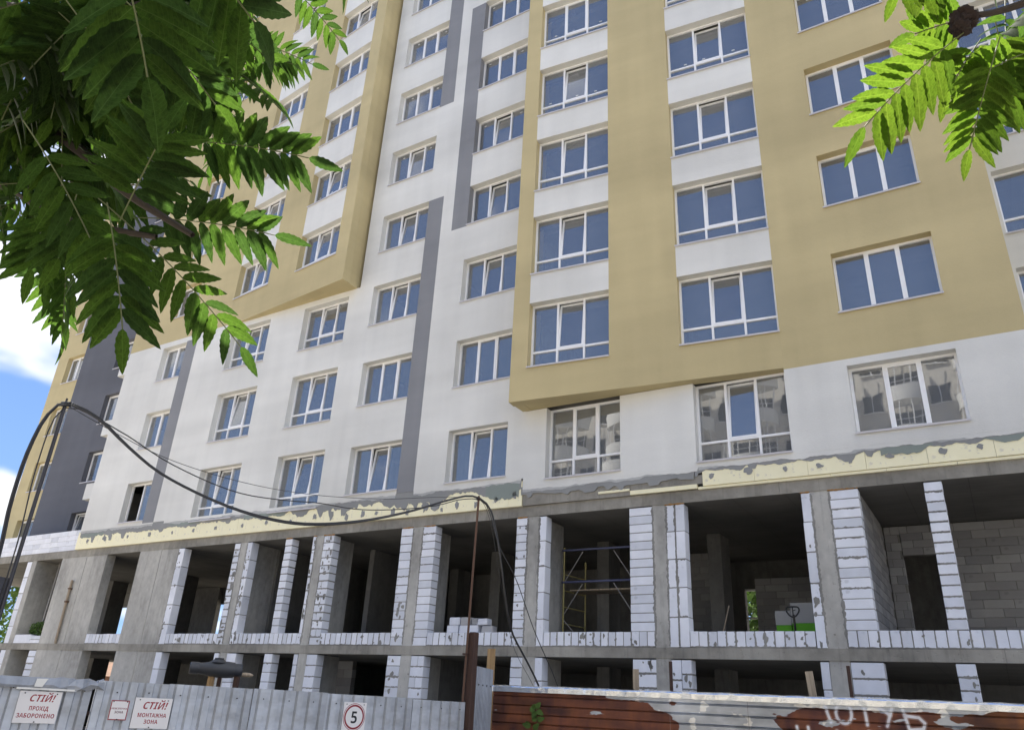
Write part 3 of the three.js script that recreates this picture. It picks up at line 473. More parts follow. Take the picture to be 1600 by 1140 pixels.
{ let x = -5.55; while (x < 4.4) { const w = 1.1 + 0.6 * bn(); B('insulation_board', hbox(x, Math.min(4.4, x + w) - 0.008, 4.975, 5.034, ZF + 0.014, -0.052 + 0.01 * bn()), M.foam); x += w; } }
B('stained_band', hbox(-10.41, -7.29, 4.99, 5.30, ZF + 0.02, -0.045), M.dirtyConcrete);
B('stained_band', hbox(-7.275, -5.425, 5.105, 5.32, ZF + 0.02, -0.04), M.dirtyConcrete);
B('insulation_board', hbox(-8.15, -7.3, 5.10, 5.155, -0.045, -0.015), M.foam);
B('base_coat', ragged(-31.2, -10.45, 5.742, (x) => 5.47 + 0.16 * wob(x, 1.1, 2) + (x > -19.5 ? 0.55 : 0.16) * wob(x, 2.3, 9) - (x < -28.2 || x > -19 ? 0.2 : 0.08) * drip(x, 7) + 0.16 * wob(x, 7, 5), -0.04, -0.010), M.render);
B('base_coat', ragged(-10.45, -5.6, 5.502, (x) => 5.27 + 0.12 * wob(x, 2, 12) - 0.1 * drip(x, 17), -0.06, -0.011), M.render);
B('base_coat', ragged(-5.6, 4.4, 5.562, (x) => 5.38 + 0.03 * sstep(-4, 0, x) + 0.2 * wob(x, 1.7, 22) + 0.16 * wob(x, 6, 24) - 0.1 * drip(x, 27), -0.045, -0.010), M.render);
for (const g of [ragged(-11.6, -10.5, 5.70, (x) => 5.2 + 0.5 * wob(x, 3, 41) + 0.2 * Math.abs(x + 11), -0.0115, -0.008), ragged(-1.5, -0.5, 5.47, (x) => 5.30 + 0.35 * wob(x, 4, 43) + 0.12 * Math.abs(x + 1), -0.0135, -0.0085), ragged(0.4, 1.3, 5.45, (x) => 5.33 + 0.3 * wob(x, 4, 44) + 0.12 * Math.abs(x - 0.8), -0.0135, -0.0085), ragged(-31.1, -29.6, 5.58, (x) => 5.46 + 0.25 * wob(x, 3, 47), -0.0115, -0.0085), ragged(-25.5, -23.8, 5.60, (x) => 5.5 + 0.2 * wob(x, 3, 48), -0.0115, -0.0085), ragged(-21.5, -19.5, 5.6, (x) => 5.46 + 0.2 * wob(x, 3, 49), -0.0115, -0.0085)]) B('mesh_patch', g, M.greenMesh);
for (const g of [ragged(-31.22, -26.56, 5.744, (x) => 5.62 + 0.16 * wob(x, 1.6, 71) + 0.12 * wob(x, 6, 81), -0.02, -0.006), ragged(-25.9, -14.84, 5.744, (x) => 5.62 + 0.2 * wob(x, 1.4, 72) + 0.14 * wob(x, 6, 82), -0.02, -0.006), ragged(-14.17, -10.46, 5.744, (x) => 5.63 + 0.2 * wob(x, 1.7, 73) + 0.14 * wob(x, 6, 83), -0.02, -0.006), ragged(-10.4, -5.5, 5.504, (x) => 5.38 + 0.2 * wob(x, 1.5, 74) + 0.1 * wob(x, 6, 84), -0.02, -0.006), ragged(-5.5, 4.4, 5.564, (x) => 5.46 + 0.2 * wob(x, 1.3, 75) + 0.12 * wob(x, 6, 85), -0.02, -0.006)]) B('plaster_smear', g, M.smear);
// finished plaster runs out in a torn edge
for (const g of [ragged(-31.24, -26.56, 5.745, (x) => 5.70 + 0.09 * wob(x, 1.2, 51), -0.02, -0.003), ragged(-25.9, -14.84, 5.745, (x) => 5.67 + 0.14 * wob(x, 1.0, 53) + 0.1 * wob(x, 5, 63), -0.02, -0.003), ragged(-14.17, -10.45, 5.745, (x) => 5.67 + 0.14 * wob(x, 1.3, 54) + 0.1 * wob(x, 5, 64), -0.02, -0.003), ragged(-10.4, -5.5, 5.505, (x) => 5.42 + 0.14 * wob(x, 1.3, 56) + 0.1 * wob(x, 5, 66), -0.02, -0.003), ragged(-5.5, 4.4, 5.565, (x) => 5.47 + 0.2 * wob(x, 0.9, 57) + 0.1 * wob(x, 5, 67) - 0.03 * drip(x, 58), -0.02, -0.003)]) B('plaster_edge', g, M.white);
{ // dabs of adhesive on the boards
  const out = [], dab = (x, y, r, st = 1) => { const pts = [], n = 13; const ex = 0.7 + 0.7 * bn(); for (let i = 0; i < n; i++) { const a = i / n * 6.283, k = r * ex * (0.6 + 0.75 * bn()); pts.push([x + Math.cos(a) * k, y + Math.sin(a) * k * st + EYE]); } out.push(prism(pts, -0.03, -0.008)); };
  for (let x = -30.6; x < -17.5; x += 0.95 + 0.5 * bn()) dab(x, 5.26 + 0.08 * (bn() - 0.5), 0.055 + 0.02 * bn());
  for (let x = -17.4; x < -10.6; x += 0.42 + 0.25 * bn()) dab(x, 5.2 + 0.22 * (bn() - 0.5), 0.05 + 0.035 * bn(), 1.5);
  for (const x of [-30.3, -29.5, -29.1]) dab(x, 5.34, 0.1, 1.3);
  for (let x = -5.2; x < 4.2; x += 0.62 + 0.4 * bn()) dab(x, 5.24 + 0.12 * (bn() - 0.4), 0.065 + 0.035 * bn());
  B('adhesive_dab', out, M.render, { stuff: true });
}
{ // plank wedged up the concrete wall, drip stains aside
  const o = thing('timber_prop', [-30.94, S1 + EYE, ZF + 0.07], 'thin weathered timber prop leaning up the left concrete wall', 'timber prop');
  part(o, 'pole', bar([0, 0.0, 0], [-0.03, 2.35, 0.0], 0.05, 7), M.greyWood); part(o, 'clamp', [box(-0.07, 0.06, 1.5, 1.57, -0.06, 0.06), box(-0.075, 0.05, 2.0, 2.05, -0.06, 0.06)], M.rustPole);
}

// ------------------------------------------------------------------ things in the open storey
{ // scaffold tower
  const y0 = S1 + EYE, o = thing('scaffold_tower', [-9.6, y0, -1.75], 'yellow and blue frame scaffold tower behind the sill of the wide open bay', 'scaffold'), H = 2.64;
  const P4 = [[-0.16, 0.45], [0.04, -0.45], [1.85, 0.45], [2.05, -0.45]];
  P4.forEach(([x, z], i) => part(o, 'upright', bar([x, 0, z], [x, i % 2 ? H - 0.25 : H, z], 0.024), M.yellow));
  for (const [a, b] of [[0, 1], [2, 3]]) for (let y = 0.25; y < H - 0.3; y += 0.42) part(o, 'rung', bar([P4[a][0], y, P4[a][1]], [P4[b][0], y - 0.02, P4[b][1]], 0.016), M.yellow);
  for (const y of [1.72, 2.56]) part(o, 'cross_bar', bar([-0.2, y, 0.47], [2.1, y, 0.47], 0.03), M.blue);
  for (const [a, b] of [[[-0.14, 1.72, 0.46], [0.4, 2.5, 0.46]], [[-0.14, 0.9, 0.46], [0.4, 1.66, 0.46]], [[-0.14, 0.75, 0.46], [0.5, 0.1, 0.46]], [[1.3, 2.5, 0.46], [1.85, 1.7, 0.46]], [[1.3, 1.66, 0.46], [1.85, 0.85, 0.46]]]) part(o, 'brace', bar(a, b, 0.012), M.steel);
  part(o, 'platform_plank', [box(-0.1, 2.0, 1.52, 1.555, -0.4, -0.1), box(-0.05, 2.0, 1.515, 1.55, -0.08, 0.3)], M.greyWood);
}
for (const [x, z, lean, lab] of [[-33.55, -0.75, 0.06, 'thin steel prop standing nearest the block-lined left column'], [-32.75, -0.9, 0.1, 'thin steel prop standing close to the wide concrete wall on the left'], [-36.2, -1.2, 0.05, 'slender steel prop at the far left end of the open floor'], [-15.9, -2.2, 0.0, 'slender grey prop in the dark opening left of the rusty pole']]) { const o = thing('steel_prop', [x, S1 + EYE, z], lab, 'steel prop'); part(o, 'tube', [bar([0, 0, 0], [lean, 1.9, 0], 0.03), bar([lean, 1.85, 0], [lean * 1.5, 3.26, 0], 0.022)], M.steel); part(o, 'plate', [box(-0.07, 0.07, 0, 0.01, -0.07, 0.07), box(lean * 1.5 - 0.07, lean * 1.5 + 0.07, 3.255, 3.265, -0.07, 0.07)], M.rustSteel); }
{ // pallet truck and cartons
  const y0 = S1 + EYE, t = thing('pallet_jack', [-3.85, y0, -1.0], 'black pallet jack with heart-shaped handle standing behind the sill', 'pallet jack');
  part(t, 'shaft', bar([0, 0.2, -0.1], [0.01, 0.78, 0], 0.026), M.black);
  const loop = []; for (let i = 0; i <= 24; i++) { const a = i / 24 * 2 * Math.PI; loop.push([0.14 * Math.sin(a) * (0.72 + 0.28 * Math.cos(a * 0.5) ** 2), 0.80 - 0.12 * Math.cos(a) + 0.045 * (1 - Math.abs(Math.sin(a))), 0.0]); }
  const hp = [[0, 0.72], [0.06, 0.75], [0.125, 0.83], [0.138, 0.89], [0.11, 0.935], [0.05, 0.945], [-0.05, 0.945], [-0.11, 0.935], [-0.138, 0.89], [-0.125, 0.83], [-0.06, 0.75], [0, 0.72]].map(([x, y]) => [x, y, 0.005]);
  part(t, 'handle', tube(hp, 0.017, 60, 8), M.black); part(t, 'lever', [bar([0, 0.76, 0], [0, 0.93, 0], 0.013), bar([0, 0.86, 0], [0.06, 0.88, 0], 0.009)], M.black);
  part(t, 'body', [box(-0.11, 0.11, 0.05, 0.42, -0.25, -0.05)], M.rustSteel); for (const s of [-1, 1]) { part(t, 'fork', box(s * 0.19 - 0.075, s * 0.19 + 0.075, 0.03, 0.085, -1.3, -0.2), M.rustSteel); part(t, 'wheel', plain(new THREE.CylinderGeometry(0.06, 0.06, 0.05, 14).rotateZ(Math.PI / 2).translate(s * 0.08, 0.06, -0.12)), M.black); }
  const c1 = thing('carton', [-4.32, y0, -1.75], 'lower left pale carton with lime green base behind the pallet jack', 'carton', 'cartons behind the pallet jack');
  part(c1, 'box_side', [box(-0.05, 0.30, 0.62, 0.93, -0.3, 0.2)], M.carton); part(c1, 'green_base', [box(-0.04, 0.29, 0, 0.617, -0.29, 0.19)], M.lime);
  const c2 = thing('carton', [-3.62, y0, -1.85], 'taller pale carton with lime green base beside the concrete column', 'carton', 'cartons behind the pallet jack');
  part(c2, 'box_side', [box(-0.39, 0.32, 0.66, 1.1, -0.35, 0.3)], M.carton); part(c2, 'green_base', [box(-0.38, 0.31, 0, 0.657, -0.34, 0.29)], M.lime);
  const st = thing('wooden_stick', [-5.5, y0, -1.1], 'thin pale stick leaning in the dark opening beside a column', 'stick'); part(st, 'rod', bar([-0.1, 0, 0], [0.12, 1.05, -0.3], 0.016), M.greyWood);
}
{ // loose blocks on the sill of the second opening
  const y0 = P + EYE, lr = rng(5), list = [[-12.55, 0, 0.36, 0.19, 'bottom left'], [-12.03, 0, 0.6, 0.19, 'bottom middle'], [-12.5, 0.195, 0.34, 0.2, 'top left, chipped'], [-12.14, 0.195, 0.3, 0.2, 'top middle, stained'], [-11.45, 0, 0.34, 0.17, 'bottom right'], [-11.62, 0.195, 0.34, 0.16, 'top right'], [-11.83, 0.195, 0.22, 0.17, 'dark cracked one on top']];
  for (const [x, y, w, h, which] of list) {
    const o = thing('loose_block', [x, y0 + y + 0.005, ZF - 0.24], `pale aerated block, ${which} of the loose pile on the sill`, 'block', 'loose blocks on the sill');
    const m = part(o, 'block_body', chamfer(w, h, 0.24, 0.018, Math.floor(lr() * 4)).clone().translate(0, h / 2, 0), which.includes('dark') ? greyTones[3] : lr() < 0.5 ? greyTones[2] : blockTones[3]);
  }
}
// bushes and house seen through the left end
function leafCloud(n, r, box3, size) {
  const pos = [], idx = [];
  for (let i = 0; i < n; i++) {
    const [x, y, z] = box3(r), s = size * (0.6 + 0.8 * r()), a = new THREE.Vector3(r() - 0.5, r() - 0.5, r() - 0.5).normalize(), b = new THREE.Vector3(r() - 0.5, r() - 0.5, r() - 0.5).cross(a).normalize(), k = pos.length / 3;
    for (const [u, v] of [[-1, 0], [-0.2, 0.42], [1, 0], [-0.2, -0.42]]) pos.push(x + s * (a.x * u + b.x * v), y + s * (a.y * u + b.y * v), z + s * (a.z * u + b.z * v)); idx.push(k, k + 1, k + 2, k, k + 2, k + 3);
  }
  const g = new THREE.BufferGeometry(); g.setAttribute('position', new THREE.BufferAttribute(new Float32Array(pos), 3)); g.setIndex(idx); g.computeVertexNormals(); return plain(g.toNonIndexed());
}
const ball = (cx, cy, cz, rx, ry, rz) => (r) => { const a = r() * 6.283, c = 2 * r() - 1, q = Math.cbrt(0.25 + 0.75 * r()), s = Math.sqrt(1 - c * c), lump = 0.75 + 0.45 * noise3(Math.cos(a) * s * 2 + 5, c * 2, Math.sin(a) * s * 2); return [cx + rx * q * lump * s * Math.cos(a), cy + ry * q * lump * c, cz + rz * q * lump * s * Math.sin(a)]; };
{
  const sh = thing('shrub', [-33.0, P + EYE, ZF - 0.35], 'small green shrub growing on the sill between column and concrete wall', 'shrub'); part(sh, 'foliage', leafCloud(700, rng(61), ball(0, 0.18, 0, 0.75, 0.36, 0.3), 0.07), leafFar, { stuff: true }); part(sh, 'stem', bar([0, -0.1, 0], [0.05, 0.3, 0], 0.015), M.bark);
  for (const [x, z, h, rr, lab, s] of [[-60, -13, 12, 4.5, 'leafy tree beyond the far left end of the open frame', 1], [-10.5, -20, 8, 3.2, 'shaded tree seen through the small rear opening', 2]]) {
    const t = thing('broadleaf_tree', [x, 0, z], lab, 'tree'); part(t, 'trunk', [bar([0, 0, 0], [0.2, h * 0.6, 0], 0.22), bar([0.1, h * 0.4, 0], [1.2, h * 0.75, 0.3], 0.1), bar([0.1, h * 0.45, 0], [-1.3, h * 0.8, -0.3], 0.1)], M.bark);
    part(t, 'crown', leafCloud(5200, rng(70 + s), ball(0, h * 0.62, 0, rr, h * 0.42, rr), 0.24), leafFar, { stuff: true });
  }
  const h = thing('brick_house', [-58, 0, -24], 'low orange brick house with tiled roof seen through the ground floor', 'house'); part(h, 'wall', box(-6, 9, 0, 2.4, -4, 4), M.brickRed); part(h, 'roof', prism([[-4.6, 2.4], [4.6, 2.4], [0, 4.6]], -6.4, 9.4).rotateY(Math.PI / 2), M.roofTile);
}

// ------------------------------------------------------------------ left fence of upright corrugated sheet
const FB = new THREE.Vector3(-7.35, 0, 6.4), FD = new THREE.Vector3(-0.31, 0, 0.951).normalize(), FANG = Math.atan2(-FD.z, FD.x); // local x runs along FD, from the post towards the viewer
function ribs(len, h, pitch, deep, zb = 0) {             // sheet with trapezoid ribs along y, local x 0..len
  const prof = []; for (let x = 0; x < len - 1e-6; x += pitch) for (const [a, z] of [[0, 0], [0.46, 0], [0.56, deep], [0.9, deep], [1.0, 0]]) prof.push([Math.min(x + a * pitch, len), z]);
  const pos = [], uv = [], idx = []; prof.forEach(([x, z], i) => { pos.push(x, 0, z + zb, x, h, z + zb); uv.push(x, 0, x, h); if (i) { const k = (i - 1) * 2; idx.push(k, k + 2, k + 3, k, k + 3, k + 1); } });
  const g = new THREE.BufferGeometry(); g.setAttribute('position', new THREE.BufferAttribute(new Float32Array(pos), 3)); g.setAttribute('uv', new THREE.BufferAttribute(new Float32Array(uv), 2)); g.setIndex(idx); const n = g.toNonIndexed(); n.computeVertexNormals(); return n;
}
const onFence = (t, y, off = 0) => [FB.x + FD.x * t - FD.z * -off * -1 * -1, y + EYE, FB.z + FD.z * t + FD.x * -off];
const leftFence = thing('corrugated_fence', [FB.x, 0, FB.z], 'grey galvanised fence of upright ribbed sheets carrying the warning signs', 'fence', null, FANG);
{
  // local +z must face the street: local x = FD, so z = x cross y
  const fr = rng(13); let t = 0.1;
  const widths = [1.0, 1.42, 1.08, 1.08, 0.85, 1.0, 1.1, 1.1, 1.1]; const tops = [0.06, 0.075, 0.08, 0.075, 0.07, 0.035, 0.0, 0.0, 0.0];
  widths.forEach((w, i) => { const gap = i === 4 ? 0.035 : -0.0; const o = part(leftFence, 'sheet', ribs(w - 0.004 - gap, EYE + tops[i], 0.18, 0.036), M.zinc); o.position.set(t, 0, -0.012 + (i % 2 ? 0.004 : 0)); o.rotation.set((fr() - 0.5) * 0.012, (fr() - 0.5) * 0.01, (fr() - 0.5) * 0.006); t += w; });
  part(leftFence, 'rail', [box(0.05, 9.4, 0.35, 0.39, 0.04, 0.08), box(0.05, 9.4, 1.35, 1.39, 0.04, 0.08)], M.rustSteel);
  for (let x = 0.3; x < 9; x += 2.5) part(leftFence, 'fence_post', box(x, x + 0.06, 0, 1.62, 0.081, 0.14), M.rustSteel);
  const sc = []; for (let x = 0.2; x < 9; x += 0.36) sc.push(plain(new THREE.CylinderGeometry(0.008, 0.008, 0.01, 8).rotateX(Math.PI / 2).translate(x + 0.02 * fr(), EYE - 0.05 + 0.012 * fr(), -0.018)));
  part(leftFence, 'screws', sc, M.gasket, { stuff: true });
  // crumpled flashing over the near sheets
  const fl = [], idx = [], n = 44; for (let i = 0; i <= n; i++) { const x = mix(5.42, 8.8, i / n), c = 0.035 * sstep(6.1, 5.45, x), j = () => c * (fr() - 0.5) * 2; fl.push(x, 0.045 + 0.02 * sstep(6.6, 5.8, x) + j(), 0.05, x, 0.065 + 0.012 * sstep(6.2, 5.6, x) + 1.5 * j(), -0.03 + j(), x, -0.02 + j() + 0.012 * (i % 7 < 3), -0.05 + j(), x, -0.045 + j(), -0.042); if (i) for (let k = 0; k < 3; k++) { const a = (i - 1) * 4 + k; idx.push(a, a + 4, a + 5, a, a + 5, a + 1); } }
  const g = new THREE.BufferGeometry(); g.setAttribute('position', new THREE.BufferAttribute(new Float32Array(fl.map((v, i) => (i % 3 === 1 ? v + EYE : v))), 3)); g.setIndex(idx); const q = g.toNonIndexed(); q.computeVertexNormals(); part(leftFence, 'flashing', plain(q), M.zincDark);
  part(leftFence, 'torn_strip', prism([[6.02, EYE + 0.055], [6.13, EYE + 0.052], [6.14, EYE - 0.03], [6.06, EYE - 0.032]], -0.066, -0.062), M.strap);
  part(leftFence, 'batten', box(5.7, 6.3, EYE - 0.062, EYE - 0.042, -0.046, -0.03), M.strap);
}
// warning signs on that fence; local frame of the fence
function sign(name, t0, t1, y0, y1, draw, label, W, H) {
  const c = document.createElement('canvas'); c.width = W; c.height = H; const g = c.getContext('2d'); g.fillStyle = '#e9e6e6'; g.fillRect(0, 0, W, H); draw(g, W, H);
  const tex = canvasTex(c, true, false), w = t1 - t0, h = y1 - y0, o = new THREE.Group(); o.name = numbered(name); scene.add(o);
  const m = new THREE.Vector3(FB.x, 0, FB.z).addScaledVector(FD, (t0 + t1) / 2), nrm = new THREE.Vector3(-FD.z, 0, FD.x).multiplyScalar(-1); m.addScaledVector(nrm, 0.022); o.position.set(m.x, y0 + EYE, m.z); o.rotation.y = Math.atan2(nrm.x, nrm.z);
  tag(o, label, 'sign', 'signs on the corrugated fence');
  part(o, 'board', box(-w / 2, w / 2, 0, h, -0.003, 0.001), M.strap);
  const f = new THREE.PlaneGeometry(w, h); f.translate(0, h / 2, 0.0025); const face = new THREE.Mesh(f, std('printed_face', col(0.86, 0.86, 0.86), { map: tex, roughness: 0.5 })); face.name = 'printed_face'; o.add(face);
  const sc = []; for (const [x, y] of [[-0.38, 0.93], [0.38, 0.93], [0, 0.04]]) sc.push(plain(new THREE.CylinderGeometry(0.007, 0.007, 0.008, 8).rotateX(Math.PI / 2).translate(x * w, y * h, 0.004))); part(o, 'screw', sc, M.gasket);
  return o;
}
const txt = (g, s, x, y, px, w, color, italic) => { g.fillStyle = color; g.font = `${italic ? 'italic ' : ''}bold ${px}px sans-serif`; g.textAlign = 'center'; g.textBaseline = 'middle'; g.save(); g.translate(x, y); const m = g.measureText(s).width; g.scale(w / m, 1); g.fillText(s, 0, 0); g.restore(); };
const RED = '#96222c';
sign('warning_sign', 5.83, 6.25, -0.395, -0.075, (g, W, H) => { txt(g, 'СТІЙ!', W * 0.54, H * 0.22, 150, W * 0.6, RED, true); txt(g, 'ПРОХІД', W * 0.53, H * 0.54, 92, W * 0.47, RED); txt(g, 'ЗАБОРОНЕНО', W * 0.5, H * 0.77, 92, W * 0.9, RED); }, 'white no-entry sign reading СТІЙ! ПРОХІД ЗАБОРОНЕНО under the crumpled flashing', 640, 488);
sign('warning_sign', 5.095, 5.295, -0.34, -0.13, (g, W, H) => { g.strokeStyle = RED; g.lineWidth = 22; g.strokeRect(9, 9, W - 18, H - 18); txt(g, 'НЕБЕЗПЕЧНА', W * 0.5, H * 0.42, 50, W * 0.86, '#7a2530'); txt(g, 'ЗОНА', W * 0.52, H * 0.6, 72, W * 0.5, '#5a2a38'); }, 'small square white sign with red border reading НЕБЕЗПЕЧНА ЗОНА', 400, 420);
sign('warning_sign', 4.605, 5.035, -0.42, -0.09, (g, W, H) => { txt(g, 'СТІЙ!', W * 0.54, H * 0.25, 160, W * 0.66, RED, true); txt(g, 'МОНТАЖНА', W * 0.52, H * 0.57, 92, W * 0.78, RED); txt(g, 'ЗОНА', W * 0.52, H * 0.78, 92, W * 0.38, RED); }, 'white work-zone sign reading СТІЙ! МОНТАЖНА ЗОНА next to the small square sign', 640, 490);
sign('speed_limit_sign', 1.885, 2.25, -0.42, -0.022, (g, W, H) => { g.strokeStyle = '#8c1d28'; const cx = W / 2, cy = H * 0.475; g.lineWidth = 8; g.beginPath(); g.arc(cx, cy, 188, 0, 7); g.stroke(); g.lineWidth = 26; g.beginPath(); g.arc(cx, cy, 160, 0, 7); g.stroke(); txt(g, '5', cx, cy + 6, 230, 120, '#16161c'); }, 'round red-ringed speed limit 5 sign on a white board', 400, 436);

// ------------------------------------------------------------------ right fence of rusty sheets laid on their side
const rightFence = thing('rusty_fence', [0, 0, 5.3], 'rust-red fence of horizontal ribbed sheets with peeled silver patches and white graffiti', 'fence');
{
  const pitch = 0.1375, deep = 0.02;
  const xs = [RF.x0, -4.94, -4.45, -3.28, -1.93, 0.35, 2.4, RF.x1];
  for (let i = 0; i + 1 < xs.length; i++) {
    const prof = []; let y = RF.y1; while (y > RF.y1 - RF.h + 0.01) { for (const [a, z] of [[0, 0], [0.08, deep], [0.84, deep], [0.94, 0.0], [0.965, -0.008], [0.985, -0.008]]) prof.push([Math.max(y - a * pitch, -EYE), z]); y -= pitch; }
    const pos = [], uv = [], idx = [], a = xs[i] + 0.003, b = xs[i + 1] + (i % 2 ? 0 : 0.0);
    const U = (x) => (x - RF.x0) / (RF.x1 - RF.x0), V = (yy) => 1 - (RF.y1 - yy) / RF.h;
    prof.forEach(([yy, z], k) => { for (const x of [a, b]) { pos.push(x, yy + EYE, z); uv.push(U(x), V(yy)); } if (k) { const q = (k - 1) * 2; idx.push(q, q + 2, q + 3, q, q + 3, q + 1); } });
    const g = new THREE.BufferGeometry(); g.setAttribute('position', new THREE.BufferAttribute(new Float32Array(pos), 3)); g.setAttribute('uv', new THREE.BufferAttribute(new Float32Array(uv), 2)); g.setIndex(idx); const n = g.toNonIndexed(); n.computeVertexNormals();
    const o = part(rightFence, 'sheet', n, M.rustSheet); o.position.z = (i % 2) * 0.006; o.rotation.x = 0.004 * (i % 3 - 1);
  }
  // folded flashing along the top, dented here and there
  const fr = rng(21); let x = RF.x0 - 0.02;
  while (x < RF.x1 - 0.1) {
    const e = Math.min(x + 1.2 + fr(), RF.x1), n = 22, pos = [], idx = [];
    for (let i = 0; i <= n; i++) { const xx = mix(x, e, i / n), d = () => 0.010 * (noise3(xx * 5, fr() * 0.3, 2) - 0.5) + 0.004 * (fr() - 0.5); pos.push(xx, 0.352 + d(), -0.06, xx, 0.366 + d(), -0.01, xx, 0.352 + d() * 0.8, 0.032, xx, 0.335 + d() * 0.6, 0.038, xx, 0.262 + 0.5 * d(), 0.036 + d()); if (i) for (let k = 0; k < 4; k++) { const a = (i - 1) * 5 + k; idx.push(a, a + 6, a + 1, a, a + 5, a + 6); } }
    const g = new THREE.BufferGeometry(); g.setAttribute('position', new THREE.BufferAttribute(new Float32Array(pos.map((v, i) => (i % 3 === 1 ? v + EYE : v))), 3)); g.setIndex(idx.reverse()); const q = g.toNonIndexed(); q.computeVertexNormals(); part(rightFence, 'flashing', plain(q), M.zincBright); x = e - 0.01;
  }
  for (const xx of [-6.9, -4.4, -1.95, 0.6, 3]) part(rightFence, 'fence_post', box(xx, xx + 0.06, 0, 1.9, -0.12, -0.062), M.rustSteel);
}
const cheek = thing('corrugated_fence', [-7.3, 0, 6.35], 'narrow dull grey ribbed fence piece between rusty post and rust-red fence', 'fence', null, Math.atan2(0.98, 0.36 - 0.64));
{ cheek.rotation.y = Math.atan2(-(5.36 - 6.35), -7.63 + 7.3); const g = ribs(1.05, EYE + 0.60, 0.09, 0.016); const s = part(cheek, 'sheet', g, M.zincDark); const sc = []; for (let x = 0.12; x < 1; x += 0.26) sc.push(plain(new THREE.CylinderGeometry(0.012, 0.012, 0.012, 8).rotateX(Math.PI / 2).translate(x, EYE + 0.33, 0.02))); part(cheek, 'screw', sc, M.gasket); }

// ------------------------------------------------------------------ poles, posts, cables
{
  const p = thing('steel_post', [-7.35, 0, 6.42], 'thick dark rusty square steel post where the two fences meet', 'post'); part(p, 'tube', uvBox(chamfer(0.125, EYE + 1.1, 0.125, 0.012, 0).clone().translate(0, (EYE + 1.1) / 2, 0)), M.rustSteel); part(p, 'cap', box(-0.05, 0.05, EYE + 1.1, EYE + 1.108, -0.05, 0.05), M.rustSteel);
  const q = thing('cable_pole', [-7.43, 0, 6.52], 'slender rusty pipe tied to the square post, carrying the cables', 'pole'); part(q, 'pipe', bar([0, 0.4, 0], [0.05, EYE + 3.36, -0.02], 0.02, 10), M.rustPole); part(q, 'clamp', [bar([0.02, EYE + 3.31, 0], [0.08, EYE + 3.31, -0.03], 0.025), box(-0.03, 0.05, EYE + 0.75, EYE + 0.78, -0.04, 0.03)], M.rustSteel);
  const l = thing('steel_post', [-9.05, 0, 13.02], 'thick dark steel post at the left edge under the cable bend', 'post'); part(l, 'tube', uvBox(chamfer(0.17, EYE + 1.02, 0.17, 0.012, 1).clone().translate(-0.04, (EYE + 1.02) / 2, 0)), M.darkPaint);
  const lq = thing('cable_pole', [-9.0, 0, 12.93], 'dark pipe at the left with cables bent over its top', 'pole'); part(lq, 'pipe', bar([0, 0.4, 0], [0, EYE + 3.04, 0], 0.021, 10), M.darkPaint); part(lq, 'insulator', [bar([-0.04, EYE + 3.03, 0.02], [0.05, EYE + 3.03, -0.03], 0.03, 10), bar([0, EYE + 3.05, 0], [0, EYE + 3.1, 0], 0.012)], M.cable);
  const between = (t, y, off = 0) => [mix(-9.0, -7.38, t) + off, y + EYE, mix(12.93, 6.48, t)];
  const span = (pts, r, label, name = 'cable', off = 0) => { const o = new THREE.Mesh(tube(pts, r, 90, 7), M.cable); o.name = numbered(name); o.castShadow = true; tag(o, label, 'cable'); scene.add(o); return o; };
  const main = [[-9.06, EYE - 0.6, 13.2], [-9.0, EYE + 1.15, 13.12], [-9.02, EYE + 1.8, 13.16], [-9.0, EYE + 2.42, 13.16], [-9.0, EYE + 2.85, 13.08], [-9.0, EYE + 3.04, 12.95], between(0.053, 2.985), between(0.12, 2.72), between(0.188, 2.49), between(0.321, 2.275), between(0.42, 2.22), between(0.508, 2.255), between(0.634, 2.45), between(0.773, 2.78), between(0.887, 3.12), between(0.96, 3.31), between(1.0, 3.33), [-7.28, EYE + 3.2, 6.3], [-7.17, EYE + 2.78, 6.2], [-7.1, EYE + 2.27, 6.1], [-7.11, EYE + 1.756, 5.9], [-7.13, EYE + 1.21, 5.6], [-7.06, EYE + 0.785, 5.2], [-6.96, EYE + 0.38, 4.9], [-6.85, EYE - 0.2, 4.7]];
  span(main, 0.017, 'thickest black cable sagging from the left pole to the rusty pole');
  span(main.map(([x, y, z], i) => [x + 0.028, y - 0.02 + 0.008 * Math.sin(i), z + 0.03]), 0.012, 'second black cable strapped along under the thickest one');
  span([[-9.0, EYE - 0.6, 13.0], [-9.0, EYE + 1.38, 12.98], [-9.0, EYE + 2.23, 13.03], [-9.0, EYE + 2.87, 12.99], [-8.97, EYE + 3.0, 12.9], between(0.103, 2.87), between(0.2, 2.64), between(0.342, 2.47), between(0.45, 2.51), between(0.531, 2.585), between(0.62, 2.62), between(0.699, 2.71), between(0.85, 2.98), between(0.95, 3.24), [-7.33, EYE + 3.27, 6.4], [-7.05, EYE + 2.5, 6.25], [-6.87, EYE + 2.04, 6.0], [-6.74, EYE + 1.22, 5.5], [-6.58, EYE + 0.476, 5.0], [-6.4, EYE - 0.3, 4.7]], 0.0075, 'thin black cable sagging between the poles above the insulation band');
  span([[-8.99, EYE + 3.02, 12.92], between(0.1, 2.83), between(0.193, 2.69), between(0.338, 2.62), between(0.497, 2.67), between(0.695, 2.88), between(0.9, 3.2), [-7.36, EYE + 3.29, 6.44], [-7.16, EYE + 1.9, 5.95], [-7.14, EYE + 0.967, 5.5], [-6.99, EYE + 0.343, 5.0], [-6.85, EYE - 0.3, 4.7]], 0.004, 'thinnest wire strung highest between the two poles');
}
